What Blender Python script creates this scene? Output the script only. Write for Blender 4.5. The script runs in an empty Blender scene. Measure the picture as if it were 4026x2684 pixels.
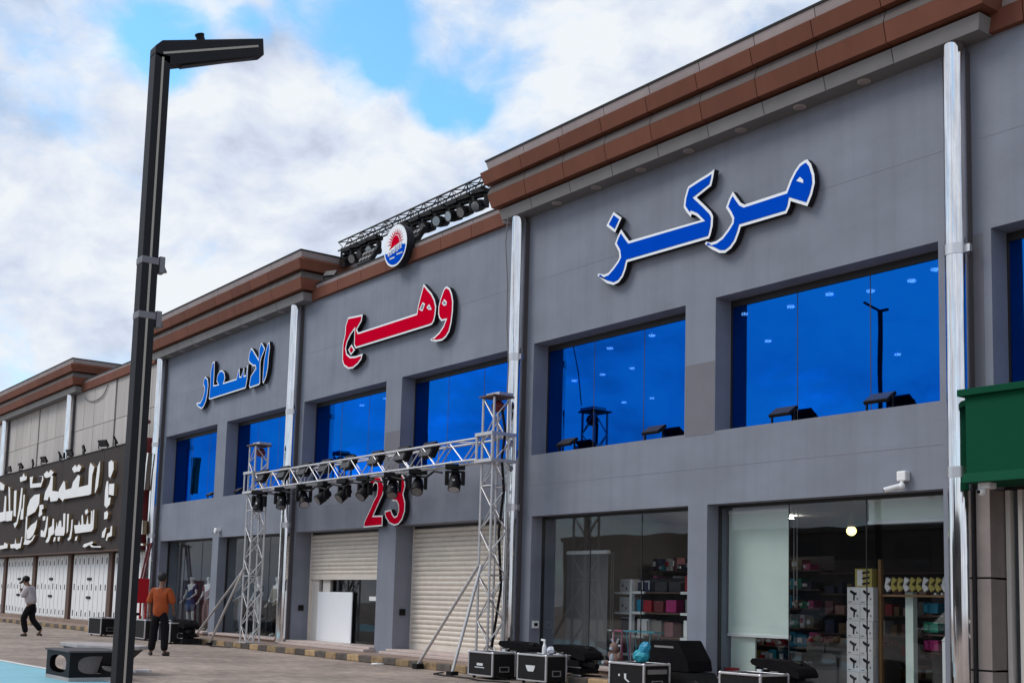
import bpy, bmesh, math, random
from mathutils import Vector, Matrix
random.seed(7)
R = math.radians
scene = bpy.context.scene
COL = scene.collection

# ------------------------------------------------------------------ camera
cam_d = bpy.data.cameras.new('camera')
cam = bpy.data.objects.new('camera', cam_d)
COL.objects.link(cam)
_f = Vector((-0.80055971, 0.58852099, 0.11290347))
_r = Vector((0.59457701, 0.80357822, 0.02720686))
_u = Vector((0.07471497, -0.08891052, 0.9932334))
_m = Matrix((_r, _u, -_f)).transposed().to_4x4()
_m.translation = Vector((0, -13.954, 1.32))
cam.matrix_world = _m
cam_d.sensor_width = 36.0
cam_d.lens = 42.712
cam_d.shift_y = 0.1201
cam_d.clip_start = 0.1
cam_d.clip_end = 3000
scene.camera = cam

# ------------------------------------------------------------------ sky, sun, exposure
SUN_EL, SUN_AZ = R(46), R(216)        # azimuth measured from +Y clockwise
world = bpy.data.worlds.new('World')
scene.world = world
world.use_nodes = True
WN, WL = world.node_tree.nodes, world.node_tree.links
WN.clear()
def wn(t, **k):
    n = WN.new(t)
    for a, b in k.items():
        setattr(n, a, b)
    return n
def wmath(op, a, b=None, c=None, clamp=False):
    n = wn('ShaderNodeMath', operation=op, use_clamp=clamp)
    for i, v in enumerate((a, b, c)):
        if v is None: continue
        if isinstance(v, (int, float)): n.inputs[i].default_value = v
        else: WL.new(v, n.inputs[i])
    return n.outputs[0]
tc = wn('ShaderNodeTexCoord')
sky = wn('ShaderNodeTexSky', sky_type='NISHITA', sun_disc=False, sun_elevation=SUN_EL, sun_rotation=SUN_AZ)
sky.air_density = 1.0; sky.dust_density = 0.6; sky.ozone_density = 2.0
nrm = wn('ShaderNodeVectorMath', operation='NORMALIZE'); WL.new(tc.outputs['Generated'], nrm.inputs[0])
DIR = nrm.outputs[0]
def wnoise(scale, detail, rough, stretch=(1, 1, 1.6), off=(0, 0, 0), dist=0.0):
    mp = wn('ShaderNodeMapping'); mp.inputs['Scale'].default_value = stretch; mp.inputs['Location'].default_value = off
    WL.new(DIR, mp.inputs[0])
    n = wn('ShaderNodeTexNoise'); n.inputs['Scale'].default_value = scale; n.inputs['Detail'].default_value = detail
    n.inputs['Roughness'].default_value = rough; n.inputs['Distortion'].default_value = dist
    WL.new(mp.outputs[0], n.inputs['Vector'])
    return n.outputs[0]
# breaks in the cloud deck (directions in the sky), wobbled by noise
GAPS = [(-0.864, 0.2836, 0.4159, .036), (-0.8521, 0.3053, 0.4251, .030), (-0.8299, 0.3471, 0.4368, .021),
        (-0.809, 0.3834, 0.4455, .022), (-0.7899, 0.4216, 0.4452, .028), (-0.7842, 0.45, 0.4273, .030),
        (-0.7934, 0.4504, 0.4095, .016), (-0.768, 0.5054, 0.3934, .022), (-0.7562, 0.5267, 0.3883, .014),
        (-0.7833, 0.4871, 0.3862, .016), (-0.84, 0.22, 0.49, .04), (-0.60, 0.60, 0.53, .05), (-0.3, 0.5, 0.81, .09),
        (-0.2, -0.75, 0.62, .10), (0.5, -0.4, 0.76, .12), (-0.75, -0.35, 0.55, .09), (0.3, 0.7, 0.64, .1), (0.8, 0.3, 0.5, .08)]
warpn = wn('ShaderNodeTexNoise'); warpn.inputs['Scale'].default_value = 9.0; warpn.inputs['Detail'].default_value = 5
WL.new(DIR, warpn.inputs['Vector'])
wsub = wn('ShaderNodeVectorMath', operation='SUBTRACT'); WL.new(warpn.outputs['Color'], wsub.inputs[0]); wsub.inputs[1].default_value = (.5, .5, .5)
wsc = wn('ShaderNodeVectorMath', operation='SCALE'); WL.new(wsub.outputs[0], wsc.inputs[0]); wsc.inputs['Scale'].default_value = 0.075
wadd = wn('ShaderNodeVectorMath', operation='ADD'); WL.new(DIR, wadd.inputs[0]); WL.new(wsc.outputs[0], wadd.inputs[1])
gap = None
for gx, gy, gz, gr in GAPS:
    d = wn('ShaderNodeVectorMath', operation='DISTANCE'); WL.new(wadd.outputs[0], d.inputs[0]); d.inputs[1].default_value = (gx, gy, gz)
    g = wmath('EXPONENT', wmath('MULTIPLY', wmath('POWER', wmath('DIVIDE', d.outputs['Value'], gr), 2.0), -0.9))
    gap = g if gap is None else wmath('ADD', gap, g)
gap = wmath('MINIMUM', gap, 1.25)
# warped direction and the same direction pushed towards the light, for lit edges and grey bellies
def wadd_vec(v, c):
    n = wn('ShaderNodeVectorMath', operation='ADD'); WL.new(v, n.inputs[0]); n.inputs[1].default_value = c
    return n.outputs[0]
def fbm(vec, scale, detail, rough, stretch):
    mp = wn('ShaderNodeMapping'); mp.inputs['Scale'].default_value = stretch; WL.new(vec, mp.inputs[0])
    n = wn('ShaderNodeTexNoise'); n.inputs['Scale'].default_value = scale; n.inputs['Detail'].default_value = detail; n.inputs['Roughness'].default_value = rough
    WL.new(mp.outputs[0], n.inputs['Vector']); return n.outputs[0]
wsmall = wn('ShaderNodeVectorMath', operation='SCALE'); WL.new(wsub.outputs[0], wsmall.inputs[0]); wsmall.inputs['Scale'].default_value = .05
wv = wn('ShaderNodeVectorMath', operation='ADD'); WL.new(DIR, wv.inputs[0]); WL.new(wsmall.outputs[0], wv.inputs[1])
CV = wv.outputs[0]
ST = (1, 1, 1.7)
d1 = fbm(CV, 6.5, 9, .56, ST); d2 = fbm(wadd_vec(CV, (-.012, -.014, .026)), 6.5, 9, .56, ST)
lit = wmath('MULTIPLY', wmath('SUBTRACT', d1, d2), 3.2)
big = fbm(wadd_vec(CV, (4.1, 2.2, 1.3)), 3.6, 4, .5, ST)
dens = wmath('SUBTRACT', wmath('ADD', wmath('MULTIPLY', d1, 1.75), -.06), wmath('MULTIPLY', gap, .50))
mr = wn('ShaderNodeMapRange', interpolation_type='SMOOTHSTEP'); WL.new(dens, mr.inputs[0])
mr.inputs['From Min'].default_value = .30; mr.inputs['From Max'].default_value = .82
cover = mr.outputs[0]
bri = wmath('ADD', wmath('ADD', lit, wmath('MULTIPLY', wmath('SUBTRACT', big, .5), 1.5)), wmath('MULTIPLY', wmath('SUBTRACT', .55, d1), .7))
bri = wmath('ADD', bri, .60)
cr = wn('ShaderNodeValToRGB'); WL.new(bri, cr.inputs[0])
cr.color_ramp.elements[0].position = .12; cr.color_ramp.elements[0].color = (.50, .56, .69, 1)
cr.color_ramp.elements[1].position = .92; cr.color_ramp.elements[1].color = (.91, .95, 1.0, 1)
e = cr.color_ramp.elements.new(.50); e.color = (.70, .775, .92, 1)
skymul = wn('ShaderNodeVectorMath', operation='MULTIPLY'); WL.new(sky.outputs[0], skymul.inputs[0]); skymul.inputs[1].default_value = (1.25, 1.95, 2.05)
bg_sky = wn('ShaderNodeBackground'); WL.new(skymul.outputs[0], bg_sky.inputs[0]); bg_sky.inputs[1].default_value = 0.13
bg_cl = wn('ShaderNodeBackground'); WL.new(cr.outputs[0], bg_cl.inputs[0]); bg_cl.inputs[1].default_value = 0.90
mixw = wn('ShaderNodeMixShader'); WL.new(cover, mixw.inputs[0]); WL.new(bg_sky.outputs[0], mixw.inputs[1]); WL.new(bg_cl.outputs[0], mixw.inputs[2])
wout = wn('ShaderNodeOutputWorld'); WL.new(mixw.outputs[0], wout.inputs[0])

sun_d = bpy.data.lights.new('sun', 'SUN')
sun = bpy.data.objects.new('sun', sun_d); COL.objects.link(sun)
sun_d.energy = 1.7; sun_d.angle = R(26); sun_d.color = (1.0, .96, .90)
sdir = Vector((math.sin(SUN_AZ) * math.cos(SUN_EL), math.cos(SUN_AZ) * math.cos(SUN_EL), math.sin(SUN_EL)))
sun.rotation_euler = sdir.to_track_quat('Z', 'Y').to_euler()

scene.view_settings.view_transform = 'Standard'
scene.view_settings.look = 'None'
scene.view_settings.exposure = 0.1
scene.view_settings.gamma = 1.0
scene.view_settings.use_curve_mapping = False
scene.render.engine = 'CYCLES'
scene.cycles.transparent_max_bounces = 24
scene.cycles.max_bounces = 8

# ------------------------------------------------------------------ materials
def mat(name, col, rough=.7, metal=0.0, nscale=0.0, namt=0.0, bump=0.0, bscale=40.0, rnd=0.0, spec=.5, streak=False, emit=None):
    m = bpy.data.materials.new(name); m.use_nodes = True
    N, L = m.node_tree.nodes, m.node_tree.links
    b = N['Principled BSDF']
    b.inputs['Base Color'].default_value = (*col, 1); b.inputs['Roughness'].default_value = rough
    b.inputs['Metallic'].default_value = metal; b.inputs['Specular IOR Level'].default_value = spec
    if emit:
        b.inputs['Emission Color'].default_value = (*col, 1); b.inputs['Emission Strength'].default_value = emit
    g = N.new('ShaderNodeNewGeometry')
    val = None
    if namt:
        mp = N.new('ShaderNodeMapping'); L.new(g.outputs['Position'], mp.inputs[0])
        if streak: mp.inputs['Scale'].default_value = (1, 1, .16)
        n = N.new('ShaderNodeTexNoise'); n.inputs['Scale'].default_value = nscale; n.inputs['Detail'].default_value = 6
        n.inputs['Roughness'].default_value = .62
        L.new(mp.outputs[0], n.inputs['Vector'])
        r = N.new('ShaderNodeMapRange'); L.new(n.outputs[0], r.inputs[0])
        r.inputs['From Min'].default_value = .25; r.inputs['From Max'].default_value = .75
        r.inputs['To Min'].default_value = 1 - namt; r.inputs['To Max'].default_value = 1 + namt
        val = r.outputs[0]
    if rnd:
        oi = N.new('ShaderNodeObjectInfo')
        r2 = N.new('ShaderNodeMapRange'); L.new(oi.outputs['Random'], r2.inputs[0])
        r2.inputs['To Min'].default_value = 1 - rnd; r2.inputs['To Max'].default_value = 1 + rnd
        if val is None: val = r2.outputs[0]
        else:
            mm = N.new('ShaderNodeMath'); mm.operation = 'MULTIPLY'; L.new(val, mm.inputs[0]); L.new(r2.outputs[0], mm.inputs[1]); val = mm.outputs[0]
    if val is not None:
        vm = N.new('ShaderNodeVectorMath'); vm.operation = 'SCALE'; vm.inputs[0].default_value = col
        L.new(val, vm.inputs['Scale']); L.new(vm.outputs[0], b.inputs['Base Color'])
    if bump:
        n2 = N.new('ShaderNodeTexNoise'); n2.inputs['Scale'].default_value = bscale; n2.inputs['Detail'].default_value = 4
        L.new(g.outputs['Position'], n2.inputs['Vector'])
        bp = N.new('ShaderNodeBump'); bp.inputs['Strength'].default_value = bump; bp.inputs['Distance'].default_value = .01
        L.new(n2.outputs[0], bp.inputs['Height']); L.new(bp.outputs[0], b.inputs['Normal'])
    return m

def wall_mat(name, col, rough, **k):
    """painted render with faint rain streaks and fine speckle"""
    m = mat(name, col, rough, **k)
    N, L = m.node_tree.nodes, m.node_tree.links
    b = N['Principled BSDF']; src = b.inputs['Base Color'].links[0].from_socket
    g = N.new('ShaderNodeNewGeometry'); out = src
    for sc, lo, hi, a0, a1 in (((5, 5, .22), .45, .75, 1.0, .91), ((60, 60, 60), .3, .7, .94, 1.06), ((.5, .5, 1.6), .35, .65, .94, 1.05)):
        mp = N.new('ShaderNodeMapping'); mp.inputs['Scale'].default_value = sc; L.new(g.outputs['Position'], mp.inputs[0])
        n = N.new('ShaderNodeTexNoise'); n.inputs['Scale'].default_value = 1; n.inputs['Detail'].default_value = 5; L.new(mp.outputs[0], n.inputs['Vector'])
        r = N.new('ShaderNodeMapRange'); L.new(n.outputs[0], r.inputs[0]); r.inputs['From Min'].default_value = lo; r.inputs['From Max'].default_value = hi
        r.inputs['To Min'].default_value = a0; r.inputs['To Max'].default_value = a1
        v = N.new('ShaderNodeVectorMath'); v.operation = 'SCALE'; L.new(out, v.inputs[0]); L.new(r.outputs[0], v.inputs['Scale']); out = v.outputs[0]
    L.new(out, b.inputs['Base Color'])
    return m

def glass_mat(name, tint, refl_tint, refl_base, refl_edge, rough=.01):
    m = bpy.data.materials.new(name); m.use_nodes = True
    N, L = m.node_tree.nodes, m.node_tree.links
    N.remove(N['Principled BSDF'])
    lw = N.new('ShaderNodeLayerWeight'); lw.inputs[0].default_value = .35
    mr = N.new('ShaderNodeMapRange'); L.new(lw.outputs['Facing'], mr.inputs[0])
    mr.inputs['To Min'].default_value = refl_base; mr.inputs['To Max'].default_value = refl_edge
    t = N.new('ShaderNodeBsdfTransparent'); t.inputs[0].default_value = (*tint, 1)
    g = N.new('ShaderNodeBsdfGlossy'); g.inputs['Color'].default_value = (*refl_tint, 1); g.inputs['Roughness'].default_value = rough
    ge = N.new('ShaderNodeNewGeometry')
    nz = N.new('ShaderNodeTexNoise'); nz.inputs['Scale'].default_value = .9; nz.inputs['Detail'].default_value = 1
    L.new(ge.outputs['Position'], nz.inputs['Vector'])
    bp = N.new('ShaderNodeBump'); bp.inputs['Strength'].default_value = .035; bp.inputs['Distance'].default_value = .05
    L.new(nz.outputs[0], bp.inputs['Height']); L.new(bp.outputs[0], g.inputs['Normal'])
    mx = N.new('ShaderNodeMixShader'); L.new(mr.outputs[0], mx.inputs[0]); L.new(t.outputs[0], mx.inputs[1]); L.new(g.outputs[0], mx.inputs[2])
    L.new(mx.outputs[0], N['Material Output'].inputs[0])
    return m

def paver_mat():
    m = mat('paver_brick', (.25, .195, .165), .85)
    N, L = m.node_tree.nodes, m.node_tree.links
    b = N['Principled BSDF']
    g = N.new('ShaderNodeNewGeometry')
    br = N.new('ShaderNodeTexBrick'); L.new(g.outputs['Position'], br.inputs['Vector'])
    br.inputs['Scale'].default_value = 1.0; br.inputs['Brick Width'].default_value = .22; br.inputs['Row Height'].default_value = .11
    br.inputs['Mortar Size'].default_value = .007; br.inputs['Mortar Smooth'].default_value = .2; br.inputs['Bias'].default_value = .0
    br.inputs['Color1'].default_value = (.41, .315, .255, 1); br.inputs['Color2'].default_value = (.305, .24, .20, 1)
    br.inputs['Mortar'].default_value = (.17, .135, .115, 1)
    n = N.new('ShaderNodeTexNoise'); n.inputs['Scale'].default_value = .45; n.inputs['Detail'].default_value = 8; n.inputs['Roughness'].default_value = .65
    L.new(g.outputs['Position'], n.inputs['Vector'])
    r = N.new('ShaderNodeMapRange'); L.new(n.outputs[0], r.inputs[0]); r.inputs['From Min'].default_value = .3; r.inputs['From Max'].default_value = .7
    r.inputs['To Min'].default_value = .55; r.inputs['To Max'].default_value = 1.25
    n3 = N.new('ShaderNodeTexNoise'); n3.inputs['Scale'].default_value = 3.1; n3.inputs['Detail'].default_value = 6
    L.new(g.outputs['Position'], n3.inputs['Vector'])
    r3 = N.new('ShaderNodeMapRange'); L.new(n3.outputs[0], r3.inputs[0]); r3.inputs['From Min'].default_value = .3; r3.inputs['From Max'].default_value = .7
    r3.inputs['To Min'].default_value = .82; r3.inputs['To Max'].default_value = 1.15
    mm = N.new('ShaderNodeMath'); mm.operation = 'MULTIPLY'; L.new(r.outputs[0], mm.inputs[0]); L.new(r3.outputs[0], mm.inputs[1])
    vm = N.new('ShaderNodeVectorMath'); vm.operation = 'SCALE'; L.new(br.outputs['Color'], vm.inputs[0]); L.new(mm.outputs[0], vm.inputs['Scale'])
    L.new(vm.outputs[0], b.inputs['Base Color'])
    bp = N.new('ShaderNodeBump'); bp.inputs['Strength'].default_value = .6; bp.inputs['Distance'].default_value = .006
    inv = N.new('ShaderNodeMath'); inv.operation = 'SUBTRACT'; inv.inputs[0].default_value = 1; L.new(br.outputs['Fac'], inv.inputs[1])
    L.new(inv.outputs[0], bp.inputs['Height']); L.new(bp.outputs[0], b.inputs['Normal'])
    return m

M = {}
M['paver'] = paver_mat()
M['wall'] = wall_mat('grey_render', (.222, .236, .280), .9, nscale=.7, namt=.11, bump=.25, bscale=55, spec=.15)
M['brown'] = mat('brown_cladding', (.165, .061, .038), .65, spec=.15, nscale=2.2, namt=.14, rnd=.10, streak=True)
M['cap'] = mat('pale_coping_strip', (.32, .265, .26), .7, nscale=2.0, namt=.15, rnd=.06)
M['fascia'] = mat('grey_fascia', (.20, .188, .184), .75, nscale=2.0, namt=.12, rnd=.05)
M['recess'] = mat('shaded_recess_strip', (.12, .10, .095), .8, spec=.1, nscale=2, namt=.15)  # grey-brown strip; its colour is darkened for the shadows in the recess
M['dark'] = mat('joint_black', (.012, .010, .010), .8)
M['roof'] = mat('roof_felt', (.12, .115, .11), .9, nscale=1, namt=.2)
M['soffit'] = mat('soffit_board', (.16, .15, .15), .8, nscale=1.5, namt=.1)
M['chrome'] = mat('polished_steel', (.74, .72, .72), .06, 1.0, nscale=9, namt=.26, streak=True)  # streaks in the colour stand in for dark reflections on the steel
def streak_bump(m):
    N, L = m.node_tree.nodes, m.node_tree.links
    g = N.new('ShaderNodeNewGeometry'); mp = N.new('ShaderNodeMapping'); mp.inputs['Scale'].default_value = (34, 34, .35); L.new(g.outputs['Position'], mp.inputs[0])
    n = N.new('ShaderNodeTexNoise'); n.inputs['Scale'].default_value = 1; n.inputs['Detail'].default_value = 3; L.new(mp.outputs[0], n.inputs['Vector'])
    b = N.new('ShaderNodeBump'); b.inputs['Strength'].default_value = .16; b.inputs['Distance'].default_value = .010; L.new(n.outputs[0], b.inputs['Height'])
    L.new(b.outputs[0], N['Principled BSDF'].inputs['Normal'])
streak_bump(M['chrome'])
M['darkgrey'] = mat('dark_grey_sheet', (.085, .075, .078), .7, spec=.2)
M['steelband'] = mat('satin_steel', (.62, .60, .60), .32, 1.0)
M['framedark'] = mat('dark_frame', (.022, .020, .022), .5)
M['blueglass'] = glass_mat('blue_mirror_glass', (.35, .62, .95), (.002, .128, .60), .82, .93)
M['shopglass'] = glass_mat('shop_glass', (.90, .92, .92), (.78, .80, .84), .03, .09)
M['white'] = mat('white_paint', (.78, .78, .78), .45, nscale=4, namt=.05)
M['offwhite'] = mat('offwhite_metal', (.66, .62, .57), .5, nscale=2.5, namt=.10, streak=True)
M['slat'] = mat('shutter_slat_cream', (.70, .63, .55), .45, nscale=5, namt=.09, rnd=.06)
M['bluesign'] = mat('blue_acrylic', (.001, .066, .52), .7, nscale=2, namt=.05, spec=.0)
M['redsign'] = mat('red_acrylic', (.58, .001, .022), .7, nscale=2, namt=.05, spec=.0)
M['signrim'] = mat('white_trim', (.84, .86, .88), .35)
M['signside'] = mat('black_return', (.014, .013, .018), .6, spec=.2)
M['green'] = mat('green_sheet', (.002, .062, .030), .75, nscale=1.5, namt=.06, spec=.1)
M['beige'] = mat('beige_stone_panel', (.43, .39, .365), .8, nscale=1.6, namt=.16, rnd=.08, streak=True)
M['stonecol'] = mat('grey_stone_column', (.23, .195, .18), .8, nscale=2.2, namt=.2)
M['shoplamp'] = mat('lit_shop_spot', (1, .95, .85), .5, emit=130.0)
M['brownsign'] = mat('brown_sign_sheet', (.046, .035, .033), .7, spec=.15, nscale=1.3, namt=.12)
M['gold'] = mat('silver_gold_letter', (.80, .78, .76), .35, nscale=3, namt=.06)
M['goldside'] = mat('gold_return', (.33, .24, .14), .4, .6)
M['redmetal'] = mat('red_enamel', (.50, .004, .014), .35, nscale=3, namt=.08)
M['redside'] = mat('dark_red_sheet', (.14, .012, .016), .5, nscale=3, namt=.15)
M['pole'] = mat('charcoal_powder_coat', (.016, .0165, .020), .55, nscale=3, namt=.15, spec=.15)
M['polestripe'] = mat('pale_light_strip', (.36, .33, .29), .4)
M['black'] = mat('black_plastic', (.007, .006, .007), .55, nscale=6, namt=.2, spec=.18)
M['blackmatt'] = mat('black_cloth', (.008, .007, .008), .95, spec=.08, nscale=6, namt=.3)
M['alu'] = mat('truss_aluminium', (.55, .535, .535), .45, .6, nscale=5, namt=.14)
M['trussblack'] = mat('black_truss', (.03, .03, .032), .5, .3)
M['lens'] = mat('lens_glass', (.25, .27, .3), .08, .9)
M['caseblack'] = mat('case_laminate', (.010, .009, .0095), .6, spec=.2, nscale=8, namt=.3, bump=.2, bscale=90)
M['casealu'] = mat('case_edge_alu', (.66, .65, .67), .35, .8, nscale=6, namt=.15)
M['print'] = mat('white_print', (.62, .63, .64), .6)
M['kerbyellow'] = mat('kerb_yellow', (.31, .21, .11), .9, nscale=7, namt=.45, bump=.4, bscale=25, rnd=.25)
M['kerbblack'] = mat('kerb_black', (.085, .07, .06), .9, nscale=7, namt=.5, bump=.4, bscale=25, rnd=.3)
M['pavement'] = mat('sidewalk_tile', (.25, .175, .14), .85, nscale=2.5, namt=.22, rnd=.08, bump=.2, bscale=30)
M['marble'] = mat('pale_step', (.52, .42, .38), .5, nscale=3, namt=.14)
M['poolblue'] = mat('blue_paint', (.22, .47, .55), .7, nscale=1.3, namt=.12, bump=.2, bscale=50)
M['whiteline'] = mat('white_line_paint', (.66, .64, .62), .7, nscale=6, namt=.18)
M['concrete'] = mat('pale_concrete', (.36, .32, .31), .8, nscale=5, namt=.15, bump=.2, bscale=50)
M['skin'] = mat('skin_brown', (.20, .095, .06), .6)
M['orange'] = mat('orange_shirt', (.33, .060, .010), .9, nscale=9, namt=.25, bump=.9, bscale=16)
M['jacket'] = mat('pale_jacket', (.46, .41, .41), .9, nscale=8, namt=.2, bump=.9, bscale=20)
M['trouser'] = mat('black_trousers', (.010, .009, .011), .9, spec=.1, bump=.6, bscale=18)
M['bluelight'] = mat('lighter_blue_acrylic', (.003, .13, .60), .7, nscale=2, namt=.05, spec=.0)
M['patch'] = mat('repaint_patch', (.178, .175, .195), .9, nscale=1.2, namt=.08, spec=.12)
M['shoe'] = mat('dark_shoe', (.03, .022, .02), .6)
M['hair'] = mat('black_hair', (.008, .007, .007), .7)
M['mannequin'] = mat('white_mannequin', (.72, .70, .69), .4)
M['navy'] = mat('blue_dress_cloth', (.006, .055, .16), .85, nscale=8, namt=.2)
M['rose'] = mat('dusty_rose_cloth', (.20, .075, .085), .85, nscale=8, namt=.2)
M['whitecloth'] = mat('white_cloth', (.60, .61, .68), .85, nscale=8, namt=.1)
M['khaki'] = mat('khaki_cloth', (.22, .18, .11), .9, nscale=8, namt=.15)
M['roomwall'] = mat('shop_wall', (.17, .15, .14), .9, nscale=1, namt=.1)
M['roomdark'] = mat('shop_dark_wall', (.05, .042, .042), .9, nscale=1, namt=.2)
M['roomfloor'] = mat('shop_floor', (.14, .12, .11), .5)
M['ceil'] = mat('shop_ceiling', (.30, .29, .28), .9)
M['blind'] = mat('roller_blind', (.70, .78, .71), .9, nscale=2.0, namt=.06)
M['blindgrey'] = mat('grey_blind', (.15, .142, .142), .9, nscale=2, namt=.06)
M['lampwhite'] = mat('lit_downlight', (1, .97, .9), .5, emit=24.0)
M['lampyellow'] = mat('lit_bulb', (1, .86, .30), .5, emit=3.5)
M['teal'] = mat('teal_plastic', (.02, .30, .38), .5)
M['pink'] = mat('pink_plastic', (.60, .10, .25), .5)
M['cyan'] = mat('cyan_pack', (.01, .23, .38), .5)
M['mint'] = mat('mint_pack', (.01, .27, .15), .5)
M['magenta'] = mat('magenta_pack', (.36, .01, .13), .5)
M['redpack'] = mat('red_pack', (.33, .008, .02), .5)
M['greybox'] = mat('grey_carton', (.58, .55, .56), .7, nscale=6, namt=.12)
M['yellowbox'] = mat('yellow_carton', (.34, .27, .06), .7)
M['wood'] = mat('brown_post', (.20, .10, .035), .6)
M['navybox'] = mat('navy_carton', (.015, .02, .06), .6)
M['plush'] = mat('brown_plush', (.42, .25, .21), .95, bump=.6, bscale=40)
M['tire'] = mat('tyre_rubber', (.012, .012, .012), .8)
M['carwhite'] = mat('white_car_paint', (.6, .6, .6), .25)
M['carred'] = mat('dark_car_paint', (.03, .035, .05), .2)
M['carglass'] = mat('car_glass', (.01, .012, .015), .08)
M['farwall'] = mat('far_building_wall', (.10, .09, .085), .9, nscale=.3, namt=.2)
M['wire'] = mat('grey_cable', (.16, .15, .15), .7)
M['tape'] = mat('silver_tape', (.16, .16, .175), .5, .2)
M['wood2'] = mat('timber_brown', (.10, .055, .04), .7)

# ------------------------------------------------------------------ mesh helpers
class MB:
    def __init__(s): s.v, s.f, s.mi, s.m = [], [], [], []
    def _m(s, m):
        if m not in s.m: s.m.append(m)
        return s.m.index(m)
    def add(s, vs, fs, m):
        o = len(s.v); k = s._m(m)
        s.v += [tuple(v) for v in vs]
        for f in fs: s.f.append([o + i for i in f]); s.mi.append(k)
    def box(s, x0, x1, y0, y1, z0, z1, m):
        s.add([(x0,y0,z0),(x1,y0,z0),(x1,y1,z0),(x0,y1,z0),(x0,y0,z1),(x1,y0,z1),(x1,y1,z1),(x0,y1,z1)],
              [(3,2,1,0),(4,5,6,7),(0,1,5,4),(1,2,6,5),(2,3,7,6),(3,0,4,7)], m)
    def bar(s, p, q, w, h, m, up=(0, 0, 1)):
        p, q = Vector(p), Vector(q); d = (q - p).normalized(); u = Vector(up)
        if abs(d.dot(u)) > .98: u = Vector((0, 1, 0))
        a = d.cross(u).normalized() * w / 2; b = a.cross(d).normalized() * h / 2
        vs = [p-a-b, p+a-b, p+a+b, p-a+b, q-a-b, q+a-b, q+a+b, q-a+b]
        s.add(vs, [(3,2,1,0),(4,5,6,7),(0,1,5,4),(1,2,6,5),(2,3,7,6),(3,0,4,7)], m)
    def tube(s, p, q, r, m, n=8, r2=None, caps=True):
        p, q = Vector(p), Vector(q); d = (q - p).normalized()
        u = Vector((0,0,1)) if abs(d.z) < .95 else Vector((1,0,0))
        a = d.cross(u).normalized(); b = a.cross(d).normalized(); r2 = r if r2 is None else r2
        vs = [p + (a*math.cos(2*math.pi*i/n) + b*math.sin(2*math.pi*i/n))*r for i in range(n)] + \
             [q + (a*math.cos(2*math.pi*i/n) + b*math.sin(2*math.pi*i/n))*r2 for i in range(n)]
        fs = [(i, (i+1)%n, n+(i+1)%n, n+i) for i in range(n)]
        if caps: fs += [tuple(range(n-1,-1,-1)), tuple(range(n, 2*n))]
        s.add(vs, fs, m)
    def path(s, pts, r, m, n=6):
        for a, b in zip(pts, pts[1:]): s.tube(a, b, r, m, n)
    def ball(s, c, r, m, sx=1, sy=1, sz=1, nu=10, nv=7):
        c = Vector(c); vs = [c + Vector((0,0,-r*sz))]
        for j in range(1, nv):
            t = math.pi * j / nv
            for i in range(nu):
                a = 2*math.pi*i/nu
                vs.append(c + Vector((r*sx*math.sin(t)*math.cos(a), r*sy*math.sin(t)*math.sin(a), -r*sz*math.cos(t))))
        vs.append(c + Vector((0,0,r*sz))); fs = []
        for i in range(nu): fs.append((0, 1+(i+1)%nu, 1+i))
        for j in range(nv-2):
            for i in range(nu):
                a = 1+j*nu+i; b = 1+j*nu+(i+1)%nu; fs.append((a, b, b+nu, a+nu))
        o = 1+(nv-2)*nu
        for i in range(nu): fs.append((o+i, o+(i+1)%nu, len(vs)-1))
        s.add(vs, fs, m)
    def prism_y(s, poly, y0, y1, mside, mfront=None):
        """polygon in (x, z), from y0 (front, towards the street) to y1"""
        n = len(poly); mfront = mfront or mside
        A = sum(poly[i][0]*poly[(i+1)%n][1] - poly[(i+1)%n][0]*poly[i][1] for i in range(n))
        if A < 0: poly = poly[::-1]
        vs = [(x, y0, z) for x, z in poly] + [(x, y1, z) for x, z in poly]
        s.add(vs, [tuple(range(n))], mfront)
        s.add(vs, [tuple(range(2*n-1, n-1, -1))] + [(i, n+i, n+(i+1)%n, (i+1)%n) for i in range(n)], mside)
    def prism_x(s, poly, x0, x1, m):
        """polygon in (y, z) swept along x"""
        n = len(poly)
        vs = [(x0, y, z) for y, z in poly] + [(x1, y, z) for y, z in poly]
        s.add(vs, [tuple(range(n)), tuple(range(2*n-1, n-1, -1))] + [(i, n+i, n+(i+1)%n, (i+1)%n) for i in range(n)], m)
    def build(s, name, parent=None, loc=(0,0,0), bevel=0, smooth=False):
        me = bpy.data.meshes.new(name); me.from_pydata(s.v, [], s.f)
        for m in s.m: me.materials.append(M[m])
        me.polygons.foreach_set('material_index', s.mi)
        bm = bmesh.new(); bm.from_mesh(me); bmesh.ops.recalc_face_normals(bm, faces=bm.faces)
        big = [f for f in bm.faces if len(f.verts) > 4]
        if big: bmesh.ops.triangulate(bm, faces=big)
        bm.to_mesh(me); bm.free()
        if smooth:
            me.polygons.foreach_set('use_smooth', [True]*len(me.polygons))
        o = bpy.data.objects.new(name, me); COL.objects.link(o); o.location = loc
        if parent is not None: o.parent = parent
        if bevel:
            b = o.modifiers.new('Bevel', 'BEVEL'); b.width = bevel; b.segments = 2; b.limit_method = 'ANGLE'
        if smooth:
            ed = o.modifiers.new('Split', 'EDGE_SPLIT'); ed.split_angle = R(40)
        return o

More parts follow.
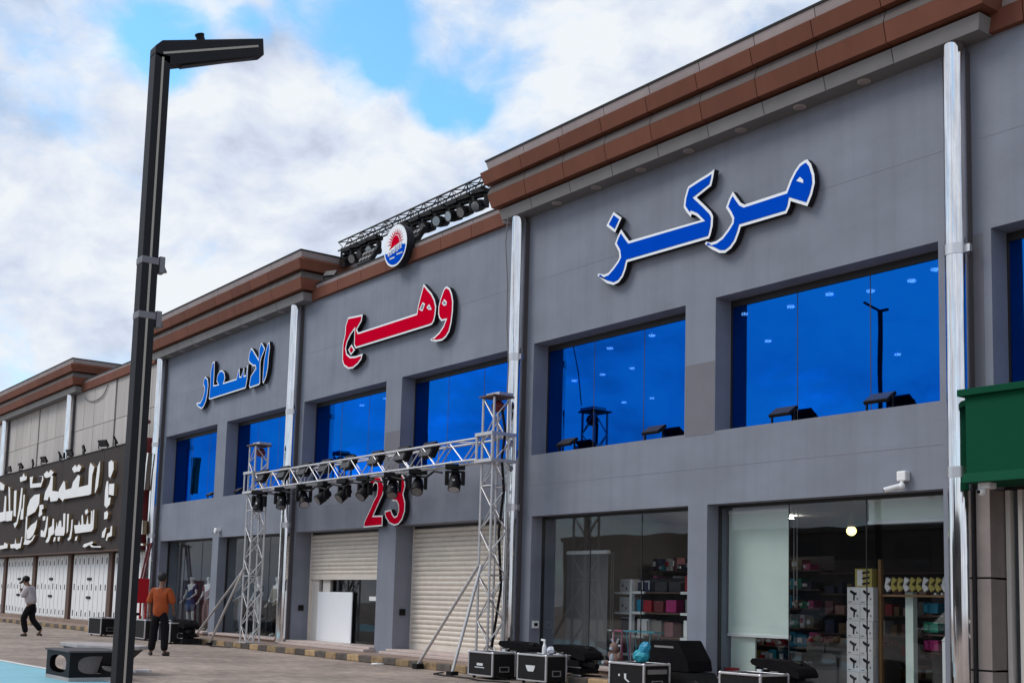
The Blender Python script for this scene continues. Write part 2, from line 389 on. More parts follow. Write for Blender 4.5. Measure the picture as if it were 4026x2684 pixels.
def tag(o, label=None, cat=None, group=None, kind=None):
    for k, v in (('label', label), ('category', cat), ('group', group), ('kind', kind)):
        if v: o[k] = v
    return o
def thing(name, label, cat, loc=(0,0,0), rz=0.0, group=None):
    o = bpy.data.objects.new(name, None); COL.objects.link(o)
    o.location = loc; o.rotation_euler = (0, 0, rz); o.empty_display_size = .2
    return tag(o, label, cat, group)
def copy_tree(o, parent=None):
    c = o.copy(); COL.objects.link(c)
    if parent is not None: c.parent = parent
    for ch in o.children: copy_tree(ch, c)
    return c
def dup(root, loc, rz=None, label=None, scale=None):
    c = copy_tree(root); c.location = loc
    if rz is not None: c.rotation_euler = (0, 0, rz)
    if label: c['label'] = label
    if scale: c.scale = scale
    return c
def inset(poly, d):
    """offset a polygon inwards by d"""
    n = len(poly)
    A = sum(poly[i][0]*poly[(i+1)%n][1] - poly[(i+1)%n][0]*poly[i][1] for i in range(n))
    P = [Vector(p) for p in (poly if A > 0 else poly[::-1])]
    out = []
    for i in range(n):
        a, b, c = P[i-1], P[i], P[(i+1)%n]
        e1, e2 = (b-a), (c-b)
        if e1.length < 1e-6 or e2.length < 1e-6: continue
        e1.normalize(); e2.normalize()
        n1, n2 = Vector((-e1.y, e1.x)), Vector((-e2.y, e2.x))
        m = n1 + n2
        if m.length < .35: m = n1
        m.normalize(); k = d / max(.45, m.dot(n1))
        q = b + m * k
        out.append((q.x, q.y))
    return out

def part(mb, name, root, bevel=0, smooth=False):      # world-space mesh under a thing placed at its base
    return mb.build(name, root, tuple(-c for c in root.location), bevel, smooth)

# ================================================================== ground
b = MB(); b.box(-400, 400, -400, 400, -.5, 0, 'paver'); tag(b.build('ground'), kind='structure')
b = MB(); b.add([(-60,-11.0,.006),(-23.78,-8.06,.006),(-21.08,-7.96,.006),(-17.2,-7.9,.006),(-16.6,-10.2,.006),(-24,-13.5,.006),(-60,-16.5,.006)], [tuple(range(7))], 'poolblue')
tag(b.build('painted_court'), kind='structure')
b = MB()
def line(pts, w, z, m='whiteline'):
    for (x0,y0),(x1,y1) in zip(pts, pts[1:]):
        d = Vector((x1-x0, y1-y0)).normalized(); n = Vector((-d.y, d.x))*w/2
        b.add([(x0-n.x,y0-n.y,z),(x1-n.x,y1-n.y,z),(x1+n.x,y1+n.y,z),(x0+n.x,y0+n.y,z)], [(0,1,2,3)], m)
line([(-60,-10.9),(-23.78,-8.0),(-21.08,-7.9),(-17.2,-7.84)], .13, .011)
line([(-17.2,-7.84),(-16.6,-10.2)], .13, .012)
line([(-20.6+1.2*math.cos(t*.2), -9.9+.62*math.sin(t*.2)) for t in range(0, 9)], .10, .011)
tag(b.build('court_marking'), kind='structure')
# sidewalk slab, its tiles joined by the material; painted kerb stones one by one
b = MB(); b.box(-75, 3, -.93, .6, .0, .14, 'pavement')
walk = tag(b.build('sidewalk', bevel=.01), kind='structure')
kb = MB(); kb.box(-.247, .247, -.085, .085, 0, .138, 'kerbyellow')
ky = kb.build('kerb_stone', walk, (-74, -1.02, .002), bevel=.018)
kb = MB(); kb.box(-.247, .247, -.085, .085, 0, .138, 'kerbblack')
kk = kb.build('kerb_stone', walk, (-73.5, -1.02, .002), bevel=.018)
x, i = -73.0, 0
while x < 2.5:
    c = (ky if i % 2 == 0 else kk).copy(); COL.objects.link(c)
    c.location = (x, -1.02 + random.uniform(-.012, .012), .002 + random.uniform(-.008, .004)); c.rotation_euler = (0, 0, random.uniform(-.02, .02))
    x += .5; i += 1

# ================================================================== grey shop building
gb = thing('shop_building', 'long grey rendered two-storey shop block with brown stepped cornices and blue mirror windows', 'building', (-19, 3, 0))
PER = 9.70
UPW = [(-18.37, -14.236), (-13.55, -9.45)]
LOW = {0: [(-18.30, -14.127), (-13.70, -9.42)], 1: [(-28.20, -24.03), (-23.26, -19.10)], 2: [(-37.71, -33.54), (-33.10, -28.83)], -1: [(-8.70, -4.45), (-3.95, .25)]}
Z0, ZL, ZS, ZH, ZT = .0, 2.96, 4.13, 6.30, 9.20
XW0, XW1 = -38.1, 1.6
wall = MB()
ups = sorted((a - PER*k, c - PER*k) for k in (-1, 0, 1, 2) for a, c in UPW)
lows = sorted(p for v in LOW.values() for p in v)
def strip(ops, z0, z1):
    x = XW0
    for a, c in ops:
        if a > x: wall.box(x, a, 0, .6, z0, z1, 'wall')
        x = c
    wall.box(x, XW1, 0, .6, z0, z1, 'wall')
strip(lows, Z0, ZL); wall.box(XW0, XW1, 0, .6, ZL, ZS, 'wall'); strip(ups, ZS, ZH); wall.box(XW0, XW1, 0, .6, ZH, 8.9, 'wall')
wall.box(XW0, XW0+.3, .6, 16, 0, 9.2, 'wall'); wall.box(XW1-.3, XW1, .6, 16, 0, 9.2, 'wall'); wall.box(XW0+.3, XW1-.3, 15.7, 16, 0, 9.2, 'wall')
part(wall, 'wall', gb)
b = MB(); b.box(XW0, XW1, .0, 16, 8.9, 9.1, 'roof'); part(b, 'roof', gb)
for xa, xb, za, zb in ((-14.22, -13.565, 4.09, 5.27), (-8.93, -8.785, 4.10, 6.26), (-23.90, -23.24, 4.10, 5.10)):
    b = MB(); b.box(xa, xb, -.003, .01, za, zb, 'patch'); part(b, 'paint_patch', gb)
for xa, xb, z in ((-11.5, -9.35, 7.53), (-8.80, 1.5, 7.53), (-18.4, -14.6, 7.53), (-27.9, -25.6, 7.53), (-21.2, -19.0, 7.53), (-37.6, -35.0, 7.53), (-18.4, -9.4, 3.54), (-28.1, -24.0, 3.54)):
    b = MB(); b.box(xa, xb, -.0015, .01, z, z+.007, 'patch'); part(b, 'wall_joint', gb)
# rooms behind the glass
b = MB(); b.box(XW0+.3, XW1-.3, .62, 15.6, 3.35, 3.75, 'roomfloor'); part(b, 'floor_slab', gb)
b = MB(); b.box(XW0+.3, XW1-.3, .62, 15.6, 6.90, 6.98, 'roomdark'); part(b, 'upper_ceiling', gb)
b = MB(); b.box(XW0+.3, XW1-.3, 11, 11.1, 3.75, 6.9, 'roomdark'); part(b, 'upper_back_wall', gb)
b = MB(); b.box(XW0+.3, XW1-.3, .62, 15.6, 3.05, 3.12, 'ceil'); part(b, 'shop_ceiling', gb)
b = MB(); b.box(XW0+.3, XW1-.3, 7.5, 7.6, .0, 3.05, 'roomdark')
for xx in (-8.95, -18.7, -28.5): b.box(xx-.06, xx+.06, .62, 7.5, 0, 3.05, 'roomwall')
part(b, 'partition', gb)
b = MB(); b.box(XW0+.3, XW1-.3, .62, 7.5, .0, .2, 'roomfloor'); part(b, 'shop_floor', gb)
# ceiling lights seen through the blue glass
b = MB(); b.tube((0,0,0), (0,0,.03), .07, 'lampwhite', 12)
cl0 = None
spots = [(-19.72,3.1),(-18.17,2.9),(-21.05,4.95),(-22.13,4.97),(-23.25,5.0),(-24.81,8.05),(-23.74,8.1),(-13.61,2.9),(-14.66,3.1),(-15.62,2.9),(-11.47,2.9),(-12.13,3.2),(-13.0,3.25),
         (-16.9,5.0),(-17.9,5.0),(-15.9,8.0),(-9.6,3.1),(-8.3,3.0),(-7.2,3.1),(-27.9,3.1),(-29.1,3.0),(-30.6,3.1),(-32.0,5.0),(-26.4,5.0)]
for sx, sy in spots:
    if cl0 is None: cl0 = b.build('ceiling_light', gb, (sx+19, sy-3, 6.86)); o = cl0
    else:
        o = cl0.copy(); COL.objects.link(o); o.location = (sx+19, sy-3, 6.86)

# upper windows: dark frame + three mirror panes each
for a, c in ups:
    f = MB(); y0, y1 = .352, .42
    f.box(a+.002, c-.002, y0, y1, ZH-.115, ZH-.002, 'framedark'); f.box(a+.002, c-.002, y0, y1, ZS+.002, ZS+.03, 'framedark')
    f.box(a+.002, a+.03, y0, y1, ZS+.03, ZH-.115, 'framedark'); f.box(c-.03, c-.002, y0, y1, ZS+.03, ZH-.115, 'framedark')
    w = part(f, 'window', gb)
    t = (c - a - .06) / 3
    for k in range(3):
        p = MB(); x0 = a+.03+t*k; g = .008
        p.box(x0+g, x0+t-g, .366, .376, ZS+.03, ZH-.115, 'blueglass')
        p.build('pane', w)
        if k:
            p = MB(); p.box(x0-.007, x0+.007, .364, .38, ZS+.03, ZH-.115, 'framedark'); p.build('glazing_joint', w)
# lower shop windows (bays A, C and the one under the green sign)
for bay in (0, 2, -1):
    for a, c in LOW[bay]:
        f = MB(); y0, y1 = .255, .315; zb = .26
        f.box(a+.002, c-.002, y0, y1, ZL-.05, ZL-.002, 'framedark'); f.box(a+.002, a+.025, y0, y1, zb, ZL-.05, 'framedark'); f.box(c-.025, c-.002, y0, y1, zb, ZL-.05, 'framedark')
        if bay == -1:
            for xx in (a+.03, a+.2): f.box(xx, xx+.06, y0-.04, y1, zb, ZL-.05, 'offwhite')
            for zz in (1.22, 1.02): f.box(a+.26, c-.03, y0-.01, y1, zz, zz+.035, 'offwhite')
        w = part(f, 'shop_window', gb)
        n = 3; t = (c - a - .05) / n
        for k in range(n):
            p = MB(); x0 = a+.025+t*k
            p.box(x0+.005, x0+t-.005, .28, .29, zb, ZL-.05, 'shopglass'); p.build('pane', w)
            if k:
                p = MB(); p.box(x0-.004, x0+.004, .276, .296, zb, ZL-.05, 'framedark'); p.build('glazing_joint', w)
        s = MB(); s.box(a+.002, c-.002, -.16, .35, .205, .258, 'marble'); s.box(a+.002, c-.002, -.12, .35, .0, .203, 'pavement'); part(s, 'window_step', gb, bevel=.008)
# shutters of bay B
def shutter(a, c, zbot, n):
    root = MB(); y = .47
    root.box(a+.002, a+.05, y-.03, y+.05, .24, ZL-.002, 'slat'); root.box(c-.05, c-.002, y-.03, y+.05, .24, ZL-.002, 'slat'); root.box(a+.05, c-.05, y-.02, y+.08, ZL-.05, ZL-.002, 'framedark')
    root.box(a+.05, c-.05, y-.02, y+.02, zbot, zbot+.13, 'slat')
    sh = part(root, 'roller_shutter', gb, bevel=.004)
    h = (ZL - .05 - zbot - .13) / n
    pr = [(y, 0), (y-.012, h*.10), (y-.030, h*.35), (y-.034, h*.6), (y-.022, h*.85), (y+.004, h*.97), (y+.012, h*.97), (y+.012, 0)]
    s = MB(); s.prism_x(pr, a+.052, c-.052, 'slat'); s0 = None
    for k in range(n):
        z = zbot + .13 + h*k
        if s0 is None: s0 = s.build('slat', sh, (0, 0, z))
        else:
            o = s0.copy(); COL.objects.link(o); o.location = (0, 0, z)
    return sh
(a1, c1), (a2, c2) = LOW[1]
shutter(a1, c1, 1.77, 10); shutter(a2, c2, .25, 24)
for a, c in LOW[1]:
    s = MB(); s.box(a-.05, c+.05, -.30, .62, .142, .20, 'marble'); s.box(a-.02, c+.02, -.14, .62, .202, .248, 'marble'); part(s, 'door_step', gb, bevel=.008)
# glazed shop door behind the half-raised shutter
f = MB(); y0, y1 = .56, .61
f.box(a1+.05, a1+.42, y0-.05, y1, .25, 1.85, 'offwhite'); f.box(a1+.47, a1+.56, y0, y1, .25, 1.85, 'framedark'); f.box(a1+.57, a1+.95, y0-.02, y1, .25, 1.9, 'offwhite')
f.box(c1-1.25, c1-.3, y0-.02, y1, 1.28, 1.38, 'white'); f.box(c1-.32, c1-.25, y0, y1, .25, 1.9, 'offwhite'); f.box(c1-.25, c1-.002, y0, y1, .25, 1.9, 'framedark'); f.box(a1+.42, c1-.25, y0+.01, y1-.01, 1.86, 1.92, 'framedark')
d = part(f, 'glazed_door', gb)
p = MB(); p.box(a1+.95, c1-.32, .57, .58, .25, 1.9, 'shopglass'); p.build('pane', d)
for xx, zz in ((-28.45, 1.06), (-23.6, 1.06)):                                     # little dark switch boxes on the reveals
    s = MB(); s.box(xx, xx+.02, .20, .30, zz-.07, zz+.07, 'dark')
for xx in (a1+.004, a2+.004):
    s = MB(); s.box(xx, xx+.03, .16, .30, .98, 1.12, 'black'); part(s, 'switch_box', gb)
s = MB(); s.box(-18.296, -18.26, .06, .20, .86, 1.0, 'white'); s.box(-18.26, -18.255, .09, .17, .9, .96, 'black'); part(s, 'socket_box', gb)

# ---------------- cornices
GAP = .007
T_CAP = [(.551, 9.915), (.585, 10.058), (.40, 10.058), (.40, 9.915)]
T_COP = [(.600, 10.060), (.605, 10.095), (.20, 10.095), (.20, 10.060)]
T_UP = [(.60, 9.59), (.668, 9.834), (.551, 9.913), (.40, 9.913), (.40, 9.59)]
T_REC = [(.50, 9.555), (.552, 9.384), (.40, 9.384), (.40, 9.555)]
T_LOW = [(.485, 9.11), (.553, 9.380), (.40, 9.380), (.30, 9.11)]
T_FAS = [(.327, 8.865), (.38, 9.06), (.25, 9.06), (.25, 8.865)]
def cornice(XL, XR, seams, back=1.6):
    def seg(poly, xa, xb, ml, mr, m, name):
        n = len(poly)
        va = [((xa - d) if ml else xa + GAP, -d, z) for d, z in poly]
        vb = [((xb + d) if mr else xb - GAP, -d, z) for d, z in poly]
        q = MB(); q.add(va + vb, [tuple(range(n)), tuple(range(2*n-1, n-1, -1))] + [(i, n+i, n+(i+1)%n, (i+1)%n) for i in range(n)], m)
        part(q, name, gb)
    def ret(poly, X, sgn, m, name, y1):
        n = len(poly)
        va = [(X + sgn*d, -d, z) for d, z in poly]; vb = [(X + sgn*d, y1, z) for d, z in poly]
        q = MB(); q.add(va + vb, [tuple(range(n)), tuple(range(2*n-1, n-1, -1))] + [(i, n+i, n+(i+1)%n, (i+1)%n) for i in range(n)], m)
        part(q, name, gb)
    xs = [XL] + [s for s in seams if XL + .15 < s < XR - .15] + [XR]
    for poly, m, name in ((T_CAP,'cap','coping_panel'), (T_UP,'brown','cornice_panel'), (T_REC,'recess','recess_panel'), (T_LOW,'brown','cornice_panel'), (T_FAS,'fascia','fascia_panel')):
        for k in range(len(xs)-1):
            seg(poly, xs[k], xs[k+1], k == 0, k == len(xs)-2, m, name)
        for X, s in ((XL, -1), (XR, 1)): ret(poly, X, s, m, name, back)
    seg(T_COP, XL, XR, True, True, 'dark', 'coping'); ret(T_COP, XL, -1, 'dark', 'coping', back); ret(T_COP, XR, 1, 'dark', 'coping', back)
    core = MB()
    for z0, z1, d in ((8.868, 9.06, .24), (9.06, 9.385, .29), (9.385, 9.6, .39), (9.6, 10.06, .39)):
        core.box(XL-d, XR+d, -d, back-.01, z0, z1, 'dark')
    part(core, 'cornice_core', gb)
    s = MB(); s.box(XL-.33, XR+.33, -.33, -.002, 8.86, 8.866, 'soffit'); part(s, 'soffit', gb)
seamsA = [-18.11 + 1.174*k for k in range(9)]
cornice(-18.76, -8.92, seamsA)
cornice(-38.16, -28.06, [s - 2*PER + .04 for s in seamsA])
dl = MB(); dl.tube((0,0,0), (0,0,.012), .095, 'beige', 16); dl.tube((0,0,-.006), (0,0,.0), .075, 'cap', 16)
d0 = None
for dx in (-19.14,-17.556,-16.408,-15.216,-14.04,-12.872,-11.686,-10.513,-29.324,-30.547,-31.671,-32.818,-33.961,-35.177,-36.348,-37.4):
    if d0 is None: d0 = dl.build('downlight', gb, (dx+19, -.165-3, 8.850))
    else:
        o = d0.copy(); COL.objects.link(o); o.location = (dx+19, -.165-3, 8.850)
# single-band parapets over the recessed bays
def band(xa, xb, seams):
    xs = [xa] + [s for s in seams if xa+.15 < s < xb-.15] + [xb]
    for k in range(len(xs)-1):
        q = MB(); q.prism_x([(-.10, 8.88), (-.125, 9.15), (.10, 9.15), (.10, 8.88)], xs[k]+GAP, xs[k+1]-GAP, 'brown'); part(q, 'band_panel', gb)
        q = MB(); q.prism_x([(-.06, 9.152), (-.085, 9.262), (.10, 9.262), (.10, 9.152)], xs[k]+GAP, xs[k+1]-GAP, 'cap'); part(q, 'coping_panel', gb)
    q = MB(); q.box(xa, xb, -.07, .12, 8.905, 9.14, 'dark'); q.box(xa, xb, -.04, .12, 9.14, 9.26, 'dark'); q.box(xa, xb, -.10, .16, 9.264, 9.295, 'dark'); part(q, 'coping', gb)
band(-28.0, -18.80, [-26.33 + 1.168*k for k in range(8)])
band(-8.90, 1.6, [-8.1 + 1.17*k for k in range(9)])

# ---------------- drain pipes with collars
def pipe(x, y, ztop, parent, z0=.142):
    q = MB(); q.tube((x, y, z0), (x, y, ztop), .148, 'chrome', 40, caps=False)
    pi = part(q, 'steel_column', parent, smooth=True)
    k = MB(); k.box(x-.14, x+.13, y+.04, -.003, max(z0, .142), ztop-.10, 'darkgrey'); part(k, 'column_dark_strip', parent)  # dark strip added behind the column to stand in for its dark reflection
    for zc in ((3.13, 6.05) if z0 < 1 else ()):
        k = MB(); k.tube((x, y, zc-.07), (x, y, zc+.07), .158, 'steelband', 40); k.box(x+.15, x+.21, y-.03, y+.03, zc-.05, zc+.05, 'steelband'); k.build('collar', pi, smooth=True)
    return pi
pipe(-9.06, -.17, 8.858, gb); pipe(-18.72, -.17, 8.858, gb); pipe(-28.42, -.17, 8.858, gb); pipe(-38.08, -.17, 8.858, gb)
# beige stone cladding on the pier under the green sign
zj = [.142, .64, 1.79, 2.92]
for z0, z1 in zip(zj, zj[1:]):
    q = MB(); q.box(-8.885, -8.69, -.10, .30, z0+.012, z1-.012, 'stonecol'); part(q, 'stone_panel', gb, bevel=.006)
q = MB(); q.box(-8.87, -8.70, -.08, .30, .142, 2.92, 'dark'); part(q, 'pier_core', gb)

# ================================================================== signs on the wall
POLY = {
    'A1': [(-11.56, 8.01), (-11.49, 7.92), (-11.43, 7.75), (-11.42, 7.61), (-11.47, 7.45), (-11.56, 7.29), (-11.88, 7.45), (-11.9, 7.37), (-11.96, 7.28), (-12.89, 7.29), (-12.92, 7.21), (-12.99, 7.08), (-13.09, 6.99), (-13.22, 6.94), (-13.35, 6.97), (-13.52, 7.07), (-13.67, 7.19), (-13.64, 7.22), (-13.54, 7.18), (-13.41, 7.18), (-13.29, 7.22), (-13.17, 7.31), (-13.08, 7.4), (-13.07, 7.46), (-13.13, 7.57), (-13.21, 7.68), (-13.14, 7.81), (-13.06, 7.91), (-12.96, 7.77), (-12.89, 7.68), (-12.81, 7.63), (-11.97, 7.63), (-11.89, 7.78), (-11.8, 7.9), (-11.71, 7.98), (-11.61, 8.01)],
    'A1h': [(-11.76, 7.73), (-11.69, 7.77), (-11.63, 7.71), (-11.63, 7.66)],
    'A2': [(-13.47, 8.39), (-13.5, 8.25), (-13.54, 8.13), (-13.87, 8.02), (-13.7, 7.86), (-13.54, 7.7), (-13.49, 7.61), (-13.5, 7.45), (-13.55, 7.3), (-13.58, 7.26), (-15.55, 7.29), (-15.59, 7.17), (-15.66, 7.05), (-15.77, 6.97), (-15.91, 6.95), (-16.09, 7.02), (-16.24, 7.13), (-16.35, 7.21), (-16.32, 7.24), (-16.16, 7.19), (-16.05, 7.2), (-15.93, 7.27), (-15.81, 7.36), (-15.76, 7.42), (-15.78, 7.53), (-15.89, 7.69), (-15.82, 7.81), (-15.73, 7.92), (-15.59, 7.75), (-15.51, 7.66), (-13.76, 7.61), (-13.87, 7.71), (-13.98, 7.77), (-14.0, 7.72), (-14.1, 7.83), (-14.17, 7.93), (-14.15, 8.07), (-14.09, 8.22), (-14.06, 8.26), (-13.83, 8.31), (-13.61, 8.35)],
    'A3': [(-15.94, 8.29), (-15.72, 8.13), (-15.89, 7.9), (-16.13, 8.08)],
    'B1': [(-21.32, 7.99), (-21.2, 7.93), (-21.1, 7.78), (-21.05, 7.61), (-21.05, 7.4), (-21.09, 7.16), (-21.16, 6.98), (-21.28, 6.88), (-21.42, 6.83), (-21.65, 6.84), (-21.86, 6.89), (-21.9, 6.93), (-21.74, 6.96), (-21.55, 7.03), (-21.4, 7.14), (-21.32, 7.25), (-21.48, 7.26), (-21.57, 7.33), (-21.62, 7.44), (-21.62, 7.6), (-21.56, 7.75), (-21.48, 7.88), (-21.41, 7.97)],
    'B1h': [(-21.38, 7.72), (-21.28, 7.64), (-21.3, 7.57), (-21.4, 7.58), (-21.47, 7.65)],
    'B2': [(-22.25, 8.23), (-22.11, 8.11), (-21.91, 7.95), (-21.78, 7.79), (-21.71, 7.62), (-21.73, 7.45), (-21.78, 7.31), (-21.86, 7.25), (-22.0, 7.24), (-25.21, 7.24), (-25.3, 7.33), (-25.31, 7.72), (-25.5, 7.61), (-25.64, 7.47), (-25.7, 7.32), (-25.64, 7.18), (-25.46, 7.08), (-25.21, 7.05), (-24.86, 7.06), (-24.92, 6.93), (-25.08, 6.84), (-25.32, 6.77), (-25.54, 6.79), (-25.77, 6.9), (-25.86, 7.04), (-25.87, 7.44), (-25.78, 7.67), (-25.77, 7.89), (-25.65, 8.07), (-24.94, 8.02), (-24.98, 7.86), (-25.19, 7.7), (-25.12, 7.61), (-22.5, 7.61), (-22.46, 7.76), (-22.4, 7.91), (-22.33, 8.06)],
    'B2h': [(-22.25, 7.81), (-22.15, 7.76), (-22.25, 7.61), (-22.38, 7.67)],
    'B2k': [(-21.98, 7.72), (-21.87, 7.58), (-22.0, 7.6), (-22.08, 7.67)],
    'B3': [(-25.43, 7.37), (-25.24, 7.21), (-25.44, 7.11), (-25.58, 7.26)],
    'C1': [(-30.05, 8.18), (-30.0, 8.01), (-30.05, 7.72), (-30.06, 7.47), (-30.14, 7.23), (-30.3, 7.05), (-30.36, 7.1), (-30.36, 7.42), (-30.34, 7.7), (-30.24, 7.97), (-30.17, 8.11)],
    'C2': [(-30.54, 8.23), (-30.32, 8.03), (-30.32, 8.0), (-30.51, 7.8), (-30.57, 7.67), (-30.55, 7.44), (-30.52, 7.09), (-30.59, 7.05), (-31.18, 7.04), (-31.23, 7.11), (-31.16, 7.37), (-30.85, 7.55), (-30.89, 7.62), (-31.04, 7.64), (-31.32, 7.78), (-31.37, 7.88), (-31.34, 8.04), (-31.22, 8.18), (-31.14, 8.15), (-30.86, 7.92), (-30.69, 7.78), (-30.69, 7.91), (-30.69, 8.05), (-30.61, 8.19)],
    'C3': [(-31.37, 7.74), (-31.37, 7.56), (-31.38, 7.3), (-31.46, 7.07), (-33.97, 7.05), (-34.06, 7.08), (-34.02, 7.41), (-34.04, 7.89), (-33.93, 8.15), (-33.78, 8.18), (-33.76, 7.89), (-33.75, 7.45), (-33.41, 7.43), (-33.55, 7.54), (-33.51, 7.72), (-33.36, 7.83), (-33.17, 7.82), (-33.0, 7.72), (-32.93, 7.54), (-33.02, 7.43), (-32.12, 7.43), (-32.06, 7.59), (-31.95, 7.72), (-31.91, 7.47), (-31.8, 7.45), (-31.63, 7.69), (-31.6, 7.44), (-31.49, 7.45), (-31.44, 7.66)],
    'C4': [(-34.44, 7.81), (-34.23, 7.7), (-34.16, 7.5), (-34.19, 7.26), (-34.28, 7.03), (-34.44, 6.88), (-34.58, 6.84), (-34.84, 6.92), (-35.01, 7.02), (-34.97, 7.07), (-34.7, 7.05), (-34.54, 7.17), (-34.42, 7.38), (-34.46, 7.49), (-34.57, 7.57), (-34.53, 7.72)],
    'N2': [(-23.65, 3.9), (-23.63, 3.77), (-23.67, 3.65), (-23.81, 3.49), (-24.05, 3.2), (-23.64, 3.19), (-23.63, 2.95), (-24.48, 2.94), (-24.46, 3.08), (-24.21, 3.36), (-24.06, 3.55), (-23.94, 3.66), (-23.91, 3.81), (-23.93, 3.91), (-24.02, 3.95), (-24.11, 3.9), (-24.14, 3.78), (-24.35, 3.76), (-24.33, 3.95), (-24.21, 4.07), (-24.01, 4.11), (-23.79, 4.07)],
    'N3': [(-22.76, 3.98), (-22.71, 3.8), (-22.78, 3.62), (-22.69, 3.43), (-22.69, 3.24), (-22.79, 3.06), (-22.94, 2.96), (-23.12, 2.94), (-23.34, 3.0), (-23.51, 3.14), (-23.56, 3.28), (-23.28, 3.31), (-23.22, 3.21), (-23.12, 3.14), (-23.02, 3.16), (-22.96, 3.26), (-22.97, 3.38), (-23.06, 3.48), (-23.23, 3.49), (-23.23, 3.62), (-23.08, 3.65), (-23.0, 3.75), (-23.01, 3.88), (-23.1, 3.95), (-23.21, 3.95), (-23.27, 3.84), (-23.46, 3.79), (-23.49, 3.88), (-23.41, 4.0), (-23.25, 4.07), (-23.04, 4.09), (-22.85, 4.05)],
    'L1': [(-42.63, 5.86), (-42.59, 5.48), (-42.68, 4.96), (-42.91, 4.75), (-42.99, 4.78), (-42.96, 5.21), (-42.86, 5.68)],
    'L2': [(-48.48, 5.76), (-48.23, 5.7), (-48.19, 5.13), (-47.33, 5.05), (-47.3, 5.13), (-46.78, 5.43), (-46.61, 5.36), (-46.48, 5.06), (-45.74, 5.09), (-45.61, 5.3), (-45.06, 5.54), (-44.8, 5.47), (-44.88, 5.07), (-43.77, 5.09), (-43.81, 5.65), (-43.7, 5.88), (-43.21, 5.68), (-43.4, 5.41), (-43.38, 4.75), (-43.65, 4.72), (-46.58, 4.73), (-46.74, 4.64), (-46.94, 4.73), (-47.28, 4.83), (-47.48, 4.71), (-48.33, 4.72), (-48.46, 4.9), (-48.62, 4.93), (-48.72, 4.79), (-49.27, 4.84), (-49.15, 5.13), (-48.64, 5.44)],
    'L3': [(-45.85, 5.82), (-45.49, 5.94), (-45.26, 5.83), (-45.07, 5.93), (-44.7, 5.8), (-44.92, 5.65), (-45.22, 5.67), (-45.56, 5.65)],
    'L4': [(-49.52, 5.86), (-49.11, 5.97), (-48.84, 5.87), (-48.63, 5.98), (-48.17, 5.85), (-48.52, 5.71), (-49.09, 5.69), (-49.34, 5.73)],
    'L5': [(-49.88, 5.1), (-49.88, 4.72), (-50.36, 4.42), (-51.26, 4.3), (-51.57, 4.27), (-51.56, 4.65), (-51.22, 4.96), (-50.64, 5.11)],
    'L6': [(-49.98, 4.09), (-50.09, 3.76), (-50.43, 3.48), (-50.91, 3.35), (-51.49, 3.35), (-51.41, 3.69), (-50.84, 3.9), (-50.25, 3.99)],
    'L7': [(-51.66, 4.28), (-51.44, 4.27), (-51.37, 3.31), (-50.69, 3.29), (-50.23, 3.49), (-50.12, 3.46), (-50.47, 3.26), (-51.06, 3.12), (-51.75, 3.14), (-51.61, 3.31)],
    'M1': [(-45.12, 3.69), (-44.62, 3.69), (-44.57, 3.86), (-44.43, 3.69), (-44.25, 3.69), (-44.31, 4.0), (-44.17, 4.05), (-44.02, 3.69), (-43.71, 3.68), (-43.62, 4.0), (-43.47, 3.68), (-43.23, 3.68), (-43.25, 4.14), (-43.13, 4.12), (-43.05, 3.68), (-43.06, 4.15), (-42.9, 4.16), (-42.86, 3.5), (-43.06, 3.41), (-44.93, 3.39)],
    'M2': [(-43.94, 4.19), (-43.67, 4.22), (-43.56, 4.1), (-43.79, 4.02), (-43.94, 4.09)],
    'M3': [(-45.47, 3.9), (-45.32, 3.92), (-45.3, 3.52), (-45.4, 3.21), (-45.69, 3.14), (-45.83, 3.21), (-45.59, 3.29), (-45.48, 3.58)],
    'M4': [(-46.05, 4.14), (-45.83, 4.15), (-45.81, 3.49), (-45.97, 3.41)],
    'M5': [(-46.54, 4.18), (-46.27, 4.18), (-46.2, 3.47), (-46.31, 3.35), (-47.4, 3.38), (-47.49, 3.56), (-47.37, 3.67), (-47.34, 3.91), (-47.18, 3.69), (-46.98, 3.94), (-46.75, 3.92), (-46.65, 3.67), (-46.47, 3.68)],
    'M6': [(-47.88, 4.04), (-47.69, 4.03), (-47.55, 3.46), (-47.96, 3.39), (-48.19, 3.17), (-48.46, 3.13), (-48.62, 3.19), (-48.33, 3.37), (-48.32, 3.7), (-47.91, 3.77)],
    'M7': [(-48.67, 4.16), (-48.5, 4.15), (-48.54, 3.65), (-48.71, 3.35), (-49.35, 3.4), (-49.37, 3.65), (-49.17, 3.64), (-48.96, 3.58), (-48.8, 3.72)],
    'M8': [(-49.82, 4.66), (-49.32, 4.66), (-49.19, 4.51), (-49.47, 4.44), (-49.33, 4.27), (-49.7, 4.18), (-49.86, 4.23), (-49.77, 4.46)],
    'M9': [(-49.25, 4.18), (-48.87, 4.19), (-48.88, 4.03), (-49.21, 4.01)],
    'M10': [(-47.06, 3.31), (-46.75, 3.33), (-46.8, 3.17), (-47.02, 3.16)],
    'M11': [(-47.52, 3.33), (-47.29, 3.33), (-47.35, 3.18), (-47.62, 3.15)],
    'M12': [(-44.86, 3.27), (-44.61, 3.28), (-44.7, 3.13), (-44.92, 3.13)],
    'P1': [(-55.97, 4.62), (-55.31, 4.63), (-55.27, 5.32), (-55.02, 5.28), (-54.84, 4.24), (-55.85, 4.21)],
    'P2': [(-54.87, 4.62), (-54.43, 4.62), (-54.79, 5.7), (-54.5, 5.62), (-54.2, 4.62), (-53.8, 4.61), (-53.85, 4.2), (-54.8, 4.2)],
    'P3': [(-53.8, 5.45), (-53.41, 5.46), (-53.27, 4.34), (-53.62, 4.39)],
